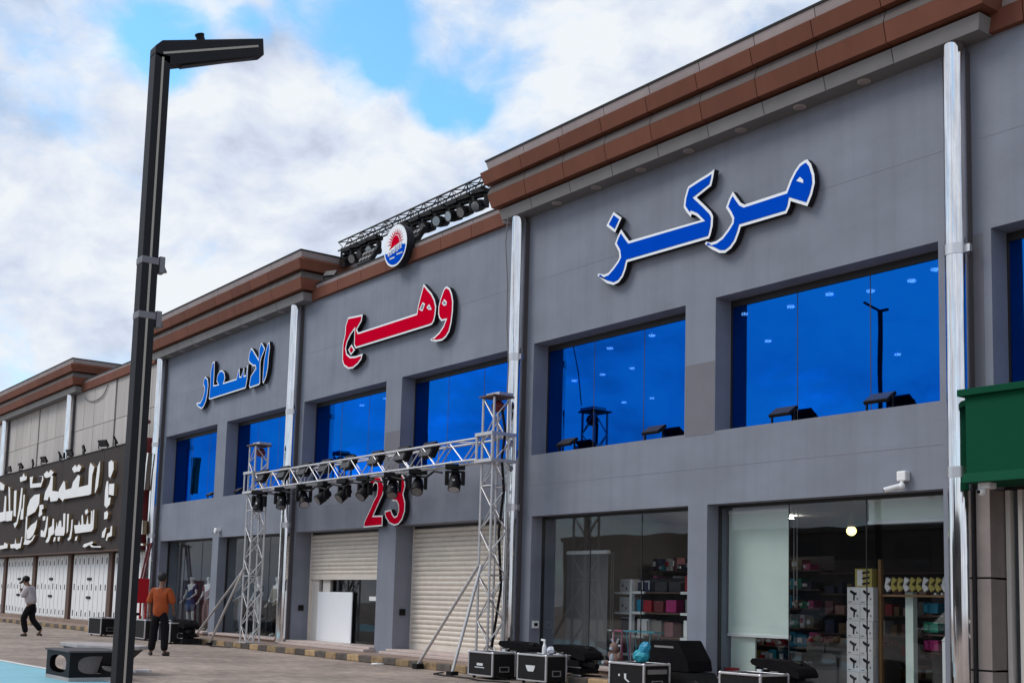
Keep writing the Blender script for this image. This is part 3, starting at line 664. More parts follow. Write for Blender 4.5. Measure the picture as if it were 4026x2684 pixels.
    'P4': [(-52.7, 5.51), (-52.48, 5.5), (-52.52, 4.64), (-52.91, 4.03), (-53.25, 3.86), (-53.53, 4.05), (-53.05, 4.12), (-52.86, 4.65)],
    'P5': [(-52.29, 5.19), (-52.08, 5.21), (-52.08, 4.18), (-52.52, 4.19), (-52.45, 4.58), (-52.26, 4.66)],
    'P6': [(-55.55, 3.17), (-54.84, 3.18), (-54.76, 3.3), (-54.2, 3.2), (-54.22, 3.05), (-55.5, 3.01)],
    'P7': [(-53.8, 3.19), (-53.07, 3.2), (-53.08, 3.44), (-52.85, 3.2), (-52.25, 3.2), (-52.1, 3.47), (-51.99, 3.44), (-52.15, 3.02), (-52.73, 2.96), (-53.02, 3.02), (-53.7, 3.03)],
    'P8': [(-51.51, 5.88), (-51.04, 5.88), (-51.12, 5.59), (-49.79, 5.54), (-49.7, 5.79), (-50.31, 5.83), (-49.61, 5.81), (-49.52, 5.66), (-49.8, 5.38), (-51.34, 5.43)],
    'P9': [(-53.05, 5.98), (-52.67, 5.99), (-52.49, 6.12), (-52.28, 5.96), (-51.96, 5.95), (-52.03, 5.81), (-52.94, 5.78)],
    'P10': [(-56.37, 6.01), (-55.47, 5.8), (-55.52, 5.58), (-56.14, 5.62)],
    'Q1': [(-41.69, 5.74), (-41.41, 5.79), (-41.17, 5.7), (-41.12, 5.45), (-41.4, 5.18), (-41.59, 5.24)],
    'Q2': [(-41.78, 5.08), (-41.6, 5.09), (-41.48, 4.5), (-41.23, 4.51), (-41.29, 4.27), (-41.6, 4.16), (-41.85, 4.27), (-41.87, 4.77)],
    'Q3': [(-41.5, 4.98), (-40.95, 4.96), (-40.95, 4.55), (-41.47, 4.62)],
    'Q4': [(-41.8, 4.02), (-41.51, 4.06), (-41.38, 3.96), (-41.46, 3.79), (-41.79, 3.78)],
    'Q5': [(-41.89, 3.34), (-41.55, 3.5), (-41.47, 3.47), (-41.63, 3.16), (-41.91, 3.16)],
    'Q6': [(-41.03, 3.51), (-40.89, 3.53), (-40.86, 3.19), (-41.26, 3.15), (-41.34, 3.03), (-41.46, 3.06), (-41.35, 3.28), (-41.07, 3.32)],
    'Q7': [(-43.95, 2.89), (-43.81, 2.98), (-43.37, 3.01), (-42.91, 3.06), (-42.78, 2.99), (-43.04, 2.96), (-42.71, 2.88), (-41.94, 2.87), (-41.93, 2.82), (-42.94, 2.85), (-43.2, 2.94), (-43.66, 2.86)],
    'R1': [(-38.33, 5.77), (-38.26, 5.79), (-38.22, 5.45), (-38.34, 5.1), (-38.34, 4.56), (-38.51, 4.59), (-38.47, 5.11)],
    'R2': [(-37.95, 5.76), (-37.84, 5.75), (-37.93, 5.25), (-37.99, 4.58), (-38.16, 4.59), (-38.06, 5.12)],
    'R3': [(-38.49, 3.58), (-37.99, 3.6), (-37.95, 3.16), (-38.55, 3.17)],
    'R4': [(-38.61, 3.02), (-38.46, 3.02), (-38.37, 2.9), (-37.82, 2.85), (-37.81, 2.8), (-38.49, 2.84)],
}
def letter(root, key, side, rim, face, y0, y1, d, marks=(), holes=()):
    q = MB(); q.prism_y(POLY[key], y0, y1, side, rim); l = part(q, 'letter', root)
    q = MB(); q.prism_y(inset(POLY[key], d), y0-.008, y0+.004, face, face); q.build('face', l)
    for h in marks:
        q = MB(); q.prism_y(POLY[h], y0-.013, y0+.004, rim, rim); q.build('eye', l)
    for h in holes:
        q = MB(); q.prism_y(POLY[h], y0-.013, y0+.004, rim, rim); e = q.build('eye', l)
        q = MB(); q.prism_y(inset(POLY[h], d*.75), y0-.018, y0+.004, 'wall', 'wall'); part(q, 'eye_centre', root)
s1 = thing('sign', 'large blue Arabic letters مركز with white outline on the grey wall above the biggest windows', 'sign', (-13.5, -.14, 7.4))
letter(s1, 'A1', 'signside', 'signrim', 'bluesign', -.14, -.035, .048, marks=('A1h',)); letter(s1, 'A2', 'signside', 'signrim', 'bluesign', -.14, -.035, .048); letter(s1, 'A3', 'signside', 'signrim', 'bluesign', -.14, -.035, .048)
s2 = thing('sign', 'red Arabic letters وهج with white outline under the round sun emblem', 'sign', (-23.5, -.14, 7.2))
letter(s2, 'B1', 'signside', 'signrim', 'redsign', -.14, -.035, .042, holes=('B1h',)); letter(s2, 'B2', 'signside', 'signrim', 'redsign', -.14, -.035, .042, holes=('B2h','B2k')); letter(s2, 'B3', 'signside', 'signrim', 'redsign', -.14, -.035, .042)
s3 = thing('sign', 'smaller blue Arabic letters الاسعار with white outline, leftmost lettering on the grey wall', 'sign', (-33, -.14, 7.2))
for k in ('C1','C2','C3','C4'): letter(s3, k, 'signside', 'signrim', 'bluelight', -.14, -.035, .040)
s4 = thing('sign', 'red number 23 with white outline above the roller shutters', 'sign', (-23.3, -.14, 3.3))
for k in ('N2','N3'): letter(s4, k, 'signside', 'signrim', 'redsign', -.14, -.035, .034)
# oval emblem on the parapet
em = thing('emblem_sign', 'round white emblem with red rising sun and blue base on the parapet', 'sign', (-23.27, -.3, 9.29))
def ell(cx, cz, rx, rz, n=36, a0=0, a1=2*math.pi): return [(cx+rx*math.cos(a0+(a1-a0)*i/n), cz+rz*math.sin(a0+(a1-a0)*i/n)) for i in range(n)]
EX, EZ = -23.27, 9.29
q = MB(); q.prism_y(ell(EX, EZ, .50, .485), -.30, -.10, 'signside', 'signrim'); part(q, 'disc', em)
q = MB(); q.prism_y([(EX+.455*math.cos(a), EZ+.44*math.sin(a)) for a in [math.pi*(1.06+.88*i/20) for i in range(21)]] + [(EX+.42, EZ-.045), (EX+.22, EZ-.02), (EX, EZ-.06), (EX-.22, EZ-.13), (EX-.42, EZ-.12)], -.306, -.296, 'bluesign'); part(q, 'blue_field', em)
q = MB(); q.prism_y([(EX+.17*math.cos(math.pi*i/12), EZ+.04+.20*math.sin(math.pi*i/12)) for i in range(13)] + [(EX-.26, EZ-.05), (EX, EZ+.005), (EX+.26, EZ+.05)], -.306, -.296, 'redsign'); part(q, 'sun_disc', em)
for i in range(13):
    a = math.pi*(.02 + .96*i/12); ca, sa = math.cos(a), math.sin(a); w = .022
    q = MB(); q.prism_y([(EX+.19*ca-w*sa, EZ+.05+.21*sa+w*ca), (EX+.19*ca+w*sa, EZ+.05+.21*sa-w*ca), (EX+.36*ca, EZ+.05+.34*sa)], -.305, -.297, 'redsign'); part(q, 'sun_ray', em)
for i, (lx, lz, w, h) in enumerate([(-.30,-.20,.07,.10),(-.19,-.19,.05,.12),(-.10,-.17,.09,.06),(-.02,-.15,.05,.15),(.07,-.16,.05,.16),(.15,-.13,.05,.14),(.24,-.12,.045,.17),(-.22,-.29,.22,.035),(.08,-.24,.26,.03)]):
    q = MB(); q.box(EX+lx, EX+lx+w, -.312, -.304, EZ+lz, EZ+lz+h, 'print'); part(q, 'lettering', em)
# green fascia sign at the right edge
gs = thing('fascia_sign', 'plain dark green box sign over the shop at the right edge', 'sign', (-4, -.7, 2.95))
q = MB(); q.box(-8.62, 1.5, -.70, -.02, 2.99, 4.0, 'green'); part(q, 'face_panel', gs)
q = MB(); q.box(-8.70, 1.5, -.76, -.02, 4.0, 4.085, 'green'); part(q, 'top_flange', gs, bevel=.006)
q = MB(); q.prism_x([(-.70, 3.05), (-.75, 2.93), (-.02, 2.93), (-.02, 3.05)], -8.66, 1.5, 'green'); part(q, 'bottom_flange', gs)

# ================================================================== beige block on the left
bb = thing('neighbour_building', 'beige panelled shop block with steel columns left of the grey building', 'building', (-55, 3, 0))
q = MB(); q.box(-76, -38.12, .2, 16, 0, 9.1, 'dark'); part(q, 'wall_core', bb)
zrow = [2.95, 4.35, 5.9, 7.42, 8.88]
x = -38.14
cols = []
for base in (-47.8, -57.5, -67.2, -76.9):
    for half in (0, 1):
        x0 = base + .08 + half*4.87; n = 4; w = (4.70)/n
        cols += [(x0+w*k, x0+w*(k+1)) for k in range(n)]
for xa, xb in cols:
    for z0, z1 in zip(zrow, zrow[1:]):
        if z1 < 6 and xa > -61: continue          # hidden behind the sign board
        q = MB(); q.box(xa+.012, xb-.012, -.0+random.uniform(-.006,.006), .1, z0+.010, z1-.010, 'beige'); part(q, 'wall_panel', bb)
for X in (-47.78, -57.48): pipe(X, -.17, 8.858, bb, 6.0)
gb_save, gb = gb, bb
cornice(-57.55, -47.05, [-56.9 + 1.174*k for k in range(9)])
band(-47.0, -38.9, [-46.4 + 1.17*k for k in range(8)]); band(-76, -58.2, [-75+1.17*k for k in range(15)])
gb = gb_save
# ground floor: folding metal doors between dark posts
def metal_door(a, c):
    q = MB(); q.box(a, c, .10, .16, .27, 2.68, 'offwhite'); d = part(q, 'metal_door', bb, bevel=.004)
    n = 8; w = (c-a)/n
    rb = MB(); rb.prism_x([(.10,.29),(.085,.31),(.085,2.64),(.10,2.66)], a+.03, a+w-.03, 'white'); r0 = rb.build('rib', d)
    for k in range(1, n):
        o = r0.copy(); COL.objects.link(o); o.location = (w*k, 0, 0)
    sl = MB(); sl.box(a+w*.42, a+w*.58, .078, .086, .0, .22, 'black'); v0 = sl.build('vent_slot', d, (0, 0, .40))
    for k in range(n):
        for z in (.40, 1.36, 2.30):
            if k == 0 and z == .40: continue
            o = v0.copy(); COL.objects.link(o); o.location = (w*k, 0, z); o.scale = (1, 1, random.uniform(.7, 1.1))
    for z in (1.05, 1.72):
        h = MB(); h.box((a+c)/2-.22, (a+c)/2+.22, .05, .085, z, z+.09, 'black'); h.build('latch', d)
for a, c in ((-65.5,-61.4),(-61.0,-56.9),(-56.32,-52.25),(-51.69,-47.56),(-46.87,-42.79),(-42.2,-38.6)): metal_door(a, c)
for xx in (-61.2,-56.6,-51.97,-47.2,-42.5):
    q = MB(); q.box(xx-.2, xx+.2, .02, .12, .14, 2.7, 'wood2'); part(q, 'door_post', bb)
q = MB(); q.box(-76, -38.13, -.1, .3, .14, .26, 'pavement'); part(q, 'door_step', bb)
# hanging wire on the beige wall
q = MB(); pts = [(-46.49,8.62),(-46.2,8.50),(-45.83,8.41),(-45.35,8.35),(-44.93,8.35),(-44.5,8.40),(-44.23,8.47),(-44.0,8.6),(-43.81,8.78)]
q.path([(a, -.04, c) for a, c in pts], .02, 'wire'); part(q, 'loose_wire', bb)
# brown sign board
bs = thing('shop_sign', 'long dark brown sign board with raised silver Arabic letters over white metal doors', 'sign', (-49, -.4, 2.7))
xs = [-62.0, -57.2, -52.3, -47.4, -42.55, -38.72]
for xa, xb in zip(xs, xs[1:]):
    q = MB(); q.box(xa+.012, xb-.012, -.40, -.012, 2.74, 6.26, 'brownsign'); part(q, 'board_panel', bs)
q = MB(); q.box(-62, -38.74, -.37, -.02, 2.78, 6.22, 'dark'); part(q, 'board_core', bs)
q = MB(); q.box(-38.715, -38.66, -.43, -.012, 2.70, 6.34, 'redside'); part(q, 'red_end_plate', bs)
q = MB(); q.box(-62, -38.72, -.44, -.012, 2.70, 2.737, 'wood2'); part(q, 'bottom_trim', bs)
q = MB(); q.box(-62, -38.72, -.42, -.012, 6.263, 6.30, 'dark'); part(q, 'top_trim', bs)
for k in POLY:
    if k[0] in 'LMPQR':
        q = MB(); q.prism_y(POLY[k], -.52, -.38, 'goldside', 'gold'); part(q, 'letter', bs)

# ================================================================== street lamp
lp = thing('street_lamp', 'tall charcoal street lamp post with a pale light strip and upward tilted arm', 'street lamp', (-9.46, -10.70, 0))
TI = R(23.5)
def lamp_post(root, x, y, ztop, s, arm):
    q = MB(); q.box(x-s, x, y-s/2, y+s/2, .02, ztop, 'pole'); part(q, 'post', root, bevel=.006)
    q = MB(); q.box(x-s*1.6, x+s*.6, y-s*1.1, y+s*1.1, 0, .02, 'pole'); part(q, 'base_plate', root)
    q = MB(); q.box(x+.001, x+.004, y-.009, y+.009, .6, ztop-.03, 'polestripe'); part(q, 'light_strip', root)
    ca, sa = math.cos(TI), math.sin(TI)
    def P(l, h): return (y - s/2 + l*ca - h*sa, ztop - .12 + l*sa + h*ca)
    prof = [(y-s/2, ztop-.14), (y+s/2, ztop-.14), P(.17, -.0), P(arm, 0), P(arm+.0, .15), P(.05, .15), (y-s/2, ztop+.03)]
    prof = [(y-s/2, ztop-.02), (y+s/2, ztop-.075), P(arm, -.035), P(arm+.045, .105), (y-s/2+.055, ztop+.115), (y-s/2, ztop+.055)]
    q = MB(); q.prism_x(prof, x-s, x, 'pole'); part(q, 'arm', root, bevel=.005)
    a0, a1 = Vector((x+.003, y, ztop-.05)), Vector((x+.003, *P(arm-.03, .045)))
    q = MB(); q.bar(a0 + Vector((0, .0, .055)), a1, .018, .004, 'polestripe', up=(1, 0, 0)); part(q, 'light_strip', root)
    m0, m1 = Vector((x-s/2, *P(.25, -.026))), Vector((x-s/2, *P(arm-.08, -.03)))
    q = MB(); q.bar(m0, m1, s*.5, .012, 'framedark', up=(0, -sa, ca)); part(q, 'lamp_panel', root)
    c = Vector((x-s/2, *P(arm*.50, .12)))
    q = MB(); q.tube(c, c + Vector((0, -.03, .085)), .036, 'black', 14); q.tube(c + Vector((0, -.03, .085)), c + Vector((0, -.034, .098)), .04, 'black', 14); part(q, 'photocell', root)
lamp_post(lp, -9.445, -10.68, 5.72, .132, 1.02)
for z in (3.98, 3.53):
    q = MB(); q.box(-9.445-.134, -9.439, -10.68-.070, -10.68+.070, z-.028, z+.028, 'tape')
    q.box(-9.53, -9.45, -10.60, -10.555, z-.085, z+.05, 'tape'); q.tube((-9.49, -10.555, z-.02), (-9.49, -10.53, z-.07), .012, 'wire', 6); part(q, 'clamp', lp, bevel=.004)
# second, far taller lamp out in the car park (seen in the mirror glass)
l2 = thing('street_lamp', 'tall lamp mast out in the car park, seen mirrored in the right blue window', 'street lamp', (-22.4, -15.4, 0))
q = MB(); q.tube((-22.4, -15.4, .0), (-22.4, -15.4, 10.4), .11, 'pole', 12, r2=.07); part(q, 'post', l2)
q = MB(); q.bar((-22.4, -15.4, 10.38), (-22.85, -15.3, 10.72), .20, .07, 'pole'); part(q, 'lamp_head', l2)
q = MB(); q.bar((-22.4, -15.4, 10.38), (-22.15, -15.45, 10.40), .10, .07, 'pole'); part(q, 'arm', l2)

# ================================================================== lighting truss in front of bay B
tr = thing('lighting_truss', 'silver aluminium box-truss gate standing in front of the roller shutters', 'truss', (-24, -.9, .14))
TW, TY0 = .35, -1.02
def box_truss(root, p, q, w, seg, rc, rb, m, up=(0, 0, 1), phase=0):
    p, q = Vector(p), Vector(q); d = (q-p); L = d.length; d.normalize()
    u = Vector(up); a = d.cross(u).normalized()*w/2; b = u.normalized()*w/2
    cs = [a+b, a-b, -a-b, -a+b]
    for c in cs:
        t = MB(); t.tube(p+c, q+c, rc, m, 8); part(t, 'chord', root, smooth=True)
    n = max(1, round(L/seg))
    for i in range(n):
        p0, p1 = p + d*L*i/n, p + d*L*(i+1)/n
        for k in range(4):
            c0, c1 = cs[k], cs[(k+1) % 4]
            A, B = (p0+c0, p1+c1) if (i+k+phase) % 2 == 0 else (p0+c1, p1+c0)
            t = MB(); t.tube(A, B, rb, m, 6, caps=False); part(t, 'brace', root)
        if i % 4 == 0 and i:
            t = MB()
            for k in range(4): t.tube(p0+cs[k], p0+cs[(k+1) % 4], rb, m, 6, caps=False)
            part(t, 'frame_ring', root)
XT = (-28.98, -18.55)
for n, X in enumerate(XT):
    cx, cy = X + TW/2, TY0 + TW/2
    box_truss(tr, (cx, cy, .16), (cx, cy, 5.12), TW, .42, .024, .013, 'alu', up=(0, 1, 0), phase=n)
    q = MB(); q.box(cx-.3, cx+.3, cy-.26, cy+.26, .142, .165, 'alu'); part(q, 'base_plate', tr)
    q = MB(); q.box(cx-.24, cx+.24, cy-.24, cy+.24, 5.13, 5.16, 'wood2'); q.box(cx-.20, cx+.22, cy-.1, cy+.22, 5.16, 5.22, 'alu'); part(q, 'top_plate', tr)
    q = MB(); q.ball((cx-.02, cy+.05, 4.98), .13, 'redside', 1, 1, .9); part(q, 'hoist', tr)
    # sleeve block round the tower
    s = MB()
    for zz in (3.90, 4.40):
        s.box(cx-.28, cx+.28, cy-.28, cy-.22, zz, zz+.06, 'alu'); s.box(cx-.28, cx+.28, cy+.22, cy+.28, zz, zz+.06, 'alu')
        s.box(cx-.28, cx-.22, cy-.22, cy+.22, zz+.001, zz+.059, 'alu'); s.box(cx+.22, cx+.28, cy-.22, cy+.22, zz+.001, zz+.059, 'alu')
    for sx in (-.25, .25):
        for sy in (-.25, .25): s.tube((cx+sx, cy+sy, 3.96), (cx+sx, cy+sy, 4.40), .024, 'alu', 8)
    part(s, 'sleeve_block', tr)
box_truss(tr, (XT[0]+TW+.1, TY0+TW/2, 4.18), (XT[1]-.1, TY0+TW/2, 4.18), .40, .50, .024, .013, 'alu')
q = MB(); q.tube((XT[0]+TW, TY0+.05, 3.93), (XT[1], TY0+.05, 3.93), .024, 'alu', 8); part(q, 'hanging_bar', tr)
for a, b_ in (((-28.95, -1.0, 2.02), (-32.9, -.62, .16)), ((-28.9, -1.05, 2.0), (-30.6, -1.15, .05)), ((-18.5, -1.05, 2.0), (-20.25, -1.20, .08)), ((-18.35, -1.1, 2.0), (-18.42, -1.62, .05))):
    q = MB(); q.tube(a, b_, .030, 'alu', 10); q.box(b_[0]-.08, b_[0]+.08, b_[1]-.08, b_[1]+.08, b_[2]-.03 if b_[2] > .1 else 0.0, b_[2]+.02, 'black'); part(q, 'strut', tr, smooth=True)

# ================================================================== moving-head lights
def moving_head(label, loc, rz, tilt, group, s=1.0):
    r = thing('moving_head_light', label, 'stage light', loc, rz, group)
    def T(mb): mb.v = [(x*s, y*s, z*s) for x, y, z in mb.v]; return mb
    q = MB(); q.box(-.17, .17, -.10, .10, -.11, -.02, 'black'); q.tube((-.08, 0, -.02), (-.08, 0, .05), .02, 'alu', 8); q.tube((.08, 0, -.02), (.08, 0, .05), .02, 'alu', 8); T(q).build('base', r, bevel=.012)
    q = MB()
    q.tube((0, 0, -.11), (0, 0, -.14), .07, 'black', 12)
    q.box(-.17, .17, -.06, .06, -.17, -.14, 'black')
    for sx in (-1, 1): q.box(sx*.15-.03, sx*.15+.03, -.055, .055, -.40, -.14, 'black')
    T(q).build('yoke', r, bevel=.01)
    c = Vector((0, 0, -.33)); d = Vector((0, -math.sin(tilt), -math.cos(tilt)))
    q = MB(); q.tube(c - d*.15, c + d*.02, .085, 'black', 14, r2=.115); q.tube(c + d*.02, c + d*.17, .115, 'black', 14, r2=.118); q.tube(c - d*.18, c - d*.15, .05, 'black', 12, r2=.085)
    h = T(q).build('head', r, smooth=True)
    q = MB(); q.tube(c + d*.171, c + d*.176, .098, 'lens', 16); T(q).build('lens', h)
    q = MB(); q.box(-.02, .02, -.123, -.118, -.35, -.30, 'print'); T(q).build('badge', h)
    return r
ORD = ['first', 'second', 'third', 'fourth', 'fifth', 'sixth', 'seventh', 'eighth', 'ninth', 'tenth']
HX = [-28.35, -27.05, -25.9, -24.9, -23.92, -23.0, -21.85, -20.85, -19.50]
HR = [.6, .9, 1.3, -.1, .1, .25, 1.0, .9, .8]; HT = [.25, .5, .65, .95, .9, .8, .6, .75, .45]
where = ['beside the left tower', '', '', '', 'left of the number 23', 'over the figure 2', 'over the figure 3', 'right of the number 23', 'nearest the right tower']
for i, x in enumerate(HX):
    moving_head(f'{ORD[i]} black moving-head light from the left under the silver beam {where[i]}'.strip(), (x, -.98, 3.97), HR[i], HT[i], 'moving-head lights hanging under the silver truss beam', 1.06)
# flood panels clipped inside the beam
for i, x in enumerate((-28.25, -27.05, -25.95, -24.9, -23.8, -22.6, -21.5, -20.5)):
    r = thing('stage_blinder', f'{ORD[i]} square black flood panel from the left inside the silver truss beam', 'stage light', (x, -.95, 4.30), 0, 'square black flood panels along the truss beam')
    q = MB(); q.bar((-.0, -.06, -.13), (.0, .07, .16), .44, .14, 'black', up=(0, -1, 0)); q.build('body', r, bevel=.01)
    q = MB(); q.bar((0, -.135, -.11), (0, -.03, .14), .38, .012, 'framedark', up=(0, -1, 0)); q.build('face', r)
    q = MB(); q.tube((.235, 0, 0), (.235, .02, .15), .014, 'black', 6); q.tube((-.235, 0, 0), (-.235, .02, .15), .014, 'black', 6); q.build('bracket', r)

# ================================================================== roof truss with lights
rt = thing('lighting_truss', 'black box truss loaded with stage lights behind the parapet on the roof', 'truss', (-24, .65, 9.1))
box_truss(rt, (-27.6, .65, 10.40), (-19.6, .65, 10.40), .23, .30, .022, .012, 'trussblack')
for xx in (-27.5, -19.7):
    for yy in (.58, .75):
        q = MB(); q.tube((xx, yy, 9.1), (xx, yy, 10.35), .03, 'trussblack', 8); part(q, 'leg', rt)
RX = [-27.2, -26.75, -26.3, -25.85, -24.4, -23.85, -23.35, -22.8, -22.25, -21.8, -21.25]
for i, x in enumerate(RX):
    nm = (ORD + ['eleventh'])[i]
    moving_head(f'{nm} black moving-head light from the left hanging under the roof truss', (x, .62, 10.30), .15*math.sin(i*2.1)+.15, 1.25-.12*math.cos(i*1.3), 'moving-head lights hanging under the roof truss', 1.12)
for i, x in enumerate((-25.2, -23.15)):
    r = thing('led_blinder', ['black multi-cell stage blinder on the parapet left of the round emblem', 'black multi-cell stage blinder on the parapet right of the round emblem'][i], 'stage light', (x, .12, 9.30))
    q = MB(); q.bar((0, -.12, .03), (0, .1, .42), .62, .10, 'black', up=(0, -1, 0)); q.build('body', r)
    for k in range(8):
        lx = -.22 + .145*(k % 4); t = .28 + .42*(k//4)
        base = Vector((lx, -.12+.22*t-.05, .03+.39*t+.03)); n = Vector((0, -.87, .49))
        c = MB(); c.tube(base, base + n*.02, .055, 'fascia', 10); c.build('cell', r)

# ================================================================== flood lights on sills and on the brown sign
def flood(label, loc, group, rz=0.0, s=1.0, tilt=.9):
    r = thing('flood_light', label, 'flood light', loc, rz, group)
    d = Vector((0, -math.cos(tilt), math.sin(tilt))); u = Vector((0, math.sin(tilt), math.cos(tilt))); c = Vector((0, 0, .17*s))
    q = MB(); q.bar(c - u*.11*s, c + u*.11*s, .40*s, .05*s, 'black', up=tuple(d)); q.build('housing', r, bevel=.008)
    q = MB(); q.bar(c - u*.095*s + d*.027*s, c + u*.095*s + d*.027*s, .36*s, .004, 'framedark', up=tuple(d)); q.build('face', r)
    q = MB()
    for sx in (-.21, .21): q.bar((sx*s, 0, 0), (sx*s, 0, .18*s), .02*s, .03*s, 'black')
    q.box(-.21*s, .21*s, -.02*s, .02*s, 0, .012, 'black'); q.build('bracket', r)
    return r
G1 = 'flood lights standing on the window sills'
for lab, x in (('black flood light at the left end of the blue window beside the middle column', -17.45), ('black flood light at the right end of the blue window beside the middle column', -15.1),
               ('black flood light on the sill in the left half of the widest blue window', -12.25), ('black flood light on the sill in the right half of the widest blue window', -10.5),
               ('small flood light on the sill of the leftmost blue window', -34.2), ('small flood light at the left of the second blue window from the left', -32.2)):
    flood(lab, (x, .13, ZS+.002), G1, .0, 1.05 if x > -20 else .85, .95)
flood('little flood light on the parapet beside the left stepped cornice', (-26.95, .0, 9.297), None, .5, .9, .6)
G2 = 'flood lights along the top of the brown sign'
for i, x in enumerate((-55.3, -53.4, -51.6, -50.0, -47.8, -46.6, -44.9, -42.7, -41.4)):
    flood(f'{ORD[i]} dark flood light from the left on top of the brown sign board', (x, -.42, 6.302), G2, random.uniform(-.4, .4), 1.15, random.uniform(-.7, -.2))
r = thing('flood_light', 'dark red flood light on a short mast at the right end of the brown sign', 'flood light', (-38.95, -.35, 6.302))
q = MB(); q.tube((0, 0, 0), (0, 0, .95), .03, 'redside', 8); q.build('mast', r)
q = MB(); q.bar((-.3, -.25, .33), (.1, .1, .62), .4, .09, 'redside'); q.build('housing', r)
q = MB(); q.box(-.16, .16, -.03, .03, .95, 1.0, 'black'); q.build('cross_bar', r)

# ================================================================== security cameras
def sec_cam(label, loc, bullet=True):
    r = thing('security_camera', label, 'security camera', loc); r.scale = (.8, .8, .8)
    if bullet:
        q = MB(); q.box(-.09, .09, -.14, 0, 0, .17, 'white'); q.build('junction_box', r, bevel=.02)
        q = MB(); q.ball((0, -.12, -.09), .065, 'white'); q.tube((0, -.1, 0), (0, -.12, -.09), .03, 'white', 10); q.build('ball_mount', r, smooth=True)
        q = MB(); q.tube((0, -.12, -.08), (-.22, -.30, -.16), .048, 'white', 14); q.build('barrel', r, smooth=True)
        q = MB(); q.tube((-.222, -.302, -.162), (-.224, -.303, -.163), .040, 'black', 14); q.build('lens', r)
    else:
        q = MB(); q.box(-.10, .10, -.20, 0, 0, .12, 'white'); q.build('junction_box', r, bevel=.02)
        q = MB(); q.ball((-.05, -.16, -.04), .07, 'white'); q.build('dome', r, smooth=True)
        q = MB(); q.ball((-.07, -.22, -.05), .03, 'black'); q.build('lens', r)
    return r
sec_cam('white bullet camera under a white box above the right shop window', (-9.99, -.002, 3.09))
sec_cam('small white camera between the two leftmost shop windows', (-33.02, -.002, 3.12), False)
sec_cam('tiny white camera tucked under the left end of the green sign', (-8.45, -.45, 2.86), False)

# ================================================================== cable down beside the middle column
q = MB(); q.path([(-18.80, -.40, 8.85), (-18.82, -.42, 8.3), (-18.72, -.42, 7.5), (-18.66, -.45, 6.6), (-18.5, -.50, 5.9), (-18.45, -.55, 5.25)], .012, 'wire')
tag(q.build('cable'), 'thin grey cable hanging from the cornice to the right truss tower', 'cable')
q = MB(); q.path([(-18.25, -.8, 4.9), (-18.2, -.75, 4.5), (-18.22, -.8, 4.0), (-18.2, -.75, 3.4), (-18.25, -.8, 2.6), (-18.2, -.75, 1.6), (-18.3, -.85, .5)], .028, 'black')
tag(q.build('cable'), 'thick black cable bundle down the right side of the right truss tower', 'cable')
q = MB(); q.path([(-27.7, -1.05, 3.9)] + [(-27.7 + .28*i, -1.05, 3.86 - .05*(i % 3)) for i in range(1, 29)], .022, 'black')
tag(q.build('cable'), 'black cables looped along the underside of the silver truss beam', 'cable')

# ================================================================== flight cases
def flight_case(label, loc, rz, w, d, h, group, front='lines', lid=True):
    r = thing('flight_case', label, 'flight case', loc, rz, group)
    q = MB(); q.box(.012, w-.012, .012, d-.012, .05, h-.01, 'caseblack'); q.build('body', r)
    e = .032
    for x in (0, w-e):
        for y in (0, d-e):
            q = MB(); q.box(x, x+e, y, y+e, .05, h-e, 'casealu'); q.build('edge', r, bevel=.006)
    for y in (0, d-e):
        q = MB(); q.box(.0, w, y, y+e, h-e+.001, h, 'casealu'); q.build('edge', r, bevel=.006)
        q = MB(); q.box(e, w-e, y+.004, y+e, .05, .05+e*.7, 'casealu'); q.build('edge', r)
    for x in (0, w-e):
        q = MB(); q.box(x, x+e, e, d-e, h-e+.001, h, 'casealu'); q.build('edge', r, bevel=.006)
    for x in (.02, w-.02):
        for y in (.02, d-.02):
            q = MB(); q.ball((x, y, h-.02), .030, 'casealu', nu=8, nv=6); q.build('corner', r, smooth=True)
    for x in (.1, w-.1):
        for y in (.08, d-.08):
            q = MB(); q.tube((x-.015, y, .028), (x+.015, y, .028), .027, 'tire', 10); q.build('castor', r)
    f = MB()
    if front == 'lines': f.box(w*.36, w*.60, .006, .011, h*.48, h*.57, 'print'); f.box(w*.28, w*.66, .006, .011, h*.40, h*.43, 'print')
    elif front == 'crest': f.prism_y([(w*.30, h*.62), (w*.62, h*.62), (w*.60, h*.52), (w*.56, h*.42), (w*.38, h*.42), (w*.33, h*.52)], .006, .011, 'print')
    elif front == 'swoosh': f.prism_y([(w*.44, h*.66), (w*.50, h*.66), (w*.50, h*.50), (w*.60, h*.42), (w*.56, h*.40), (w*.45, h*.50)], .006, .011, 'print'); f.ball((w*.30, .008, h*.60), .02, 'print', 1, .2, 1)
    if f.v: f.build('front_print', r)
    # framed dish on the +X side
    t = MB(); y0, y1, z0, z1 = d*.30, d*.70, h*.28, h*.48
    for (a, b_, c, g) in ((y0, y1, z0, z0+.015), (y0, y1, z1-.015, z1), (y0, y0+.015, z0+.015, z1-.015), (y1-.015, y1, z0+.015, z1-.015)): t.box(w-.01, w+.006, a, b_, c, g, 'fascia')
    t.build('handle_dish', r)
    if front == 'swoosh':
        t = MB(); t.box(w-.01, w+.005, d*.15, d*.85, h*.68, h*.82, 'fascia'); t.build('side_print', r)
    return r
GC = 'black flight cases with silver edges along the kerb'
flight_case('black flight case with two lines of white print, below the right truss tower', (-17.88, -1.66, 0), -.04, .79, .5, .47, GC, 'lines')
flight_case('black flight case with a pale crest, second from the left of the four in front', (-16.52, -1.60, 0), .03, .77, .46, .49, GC, 'crest')
flight_case('black flight case with a white swoosh and two side labels under the teal bag', (-14.16, -1.62, 0), .03, .77, .56, .48, GC, 'swoosh')
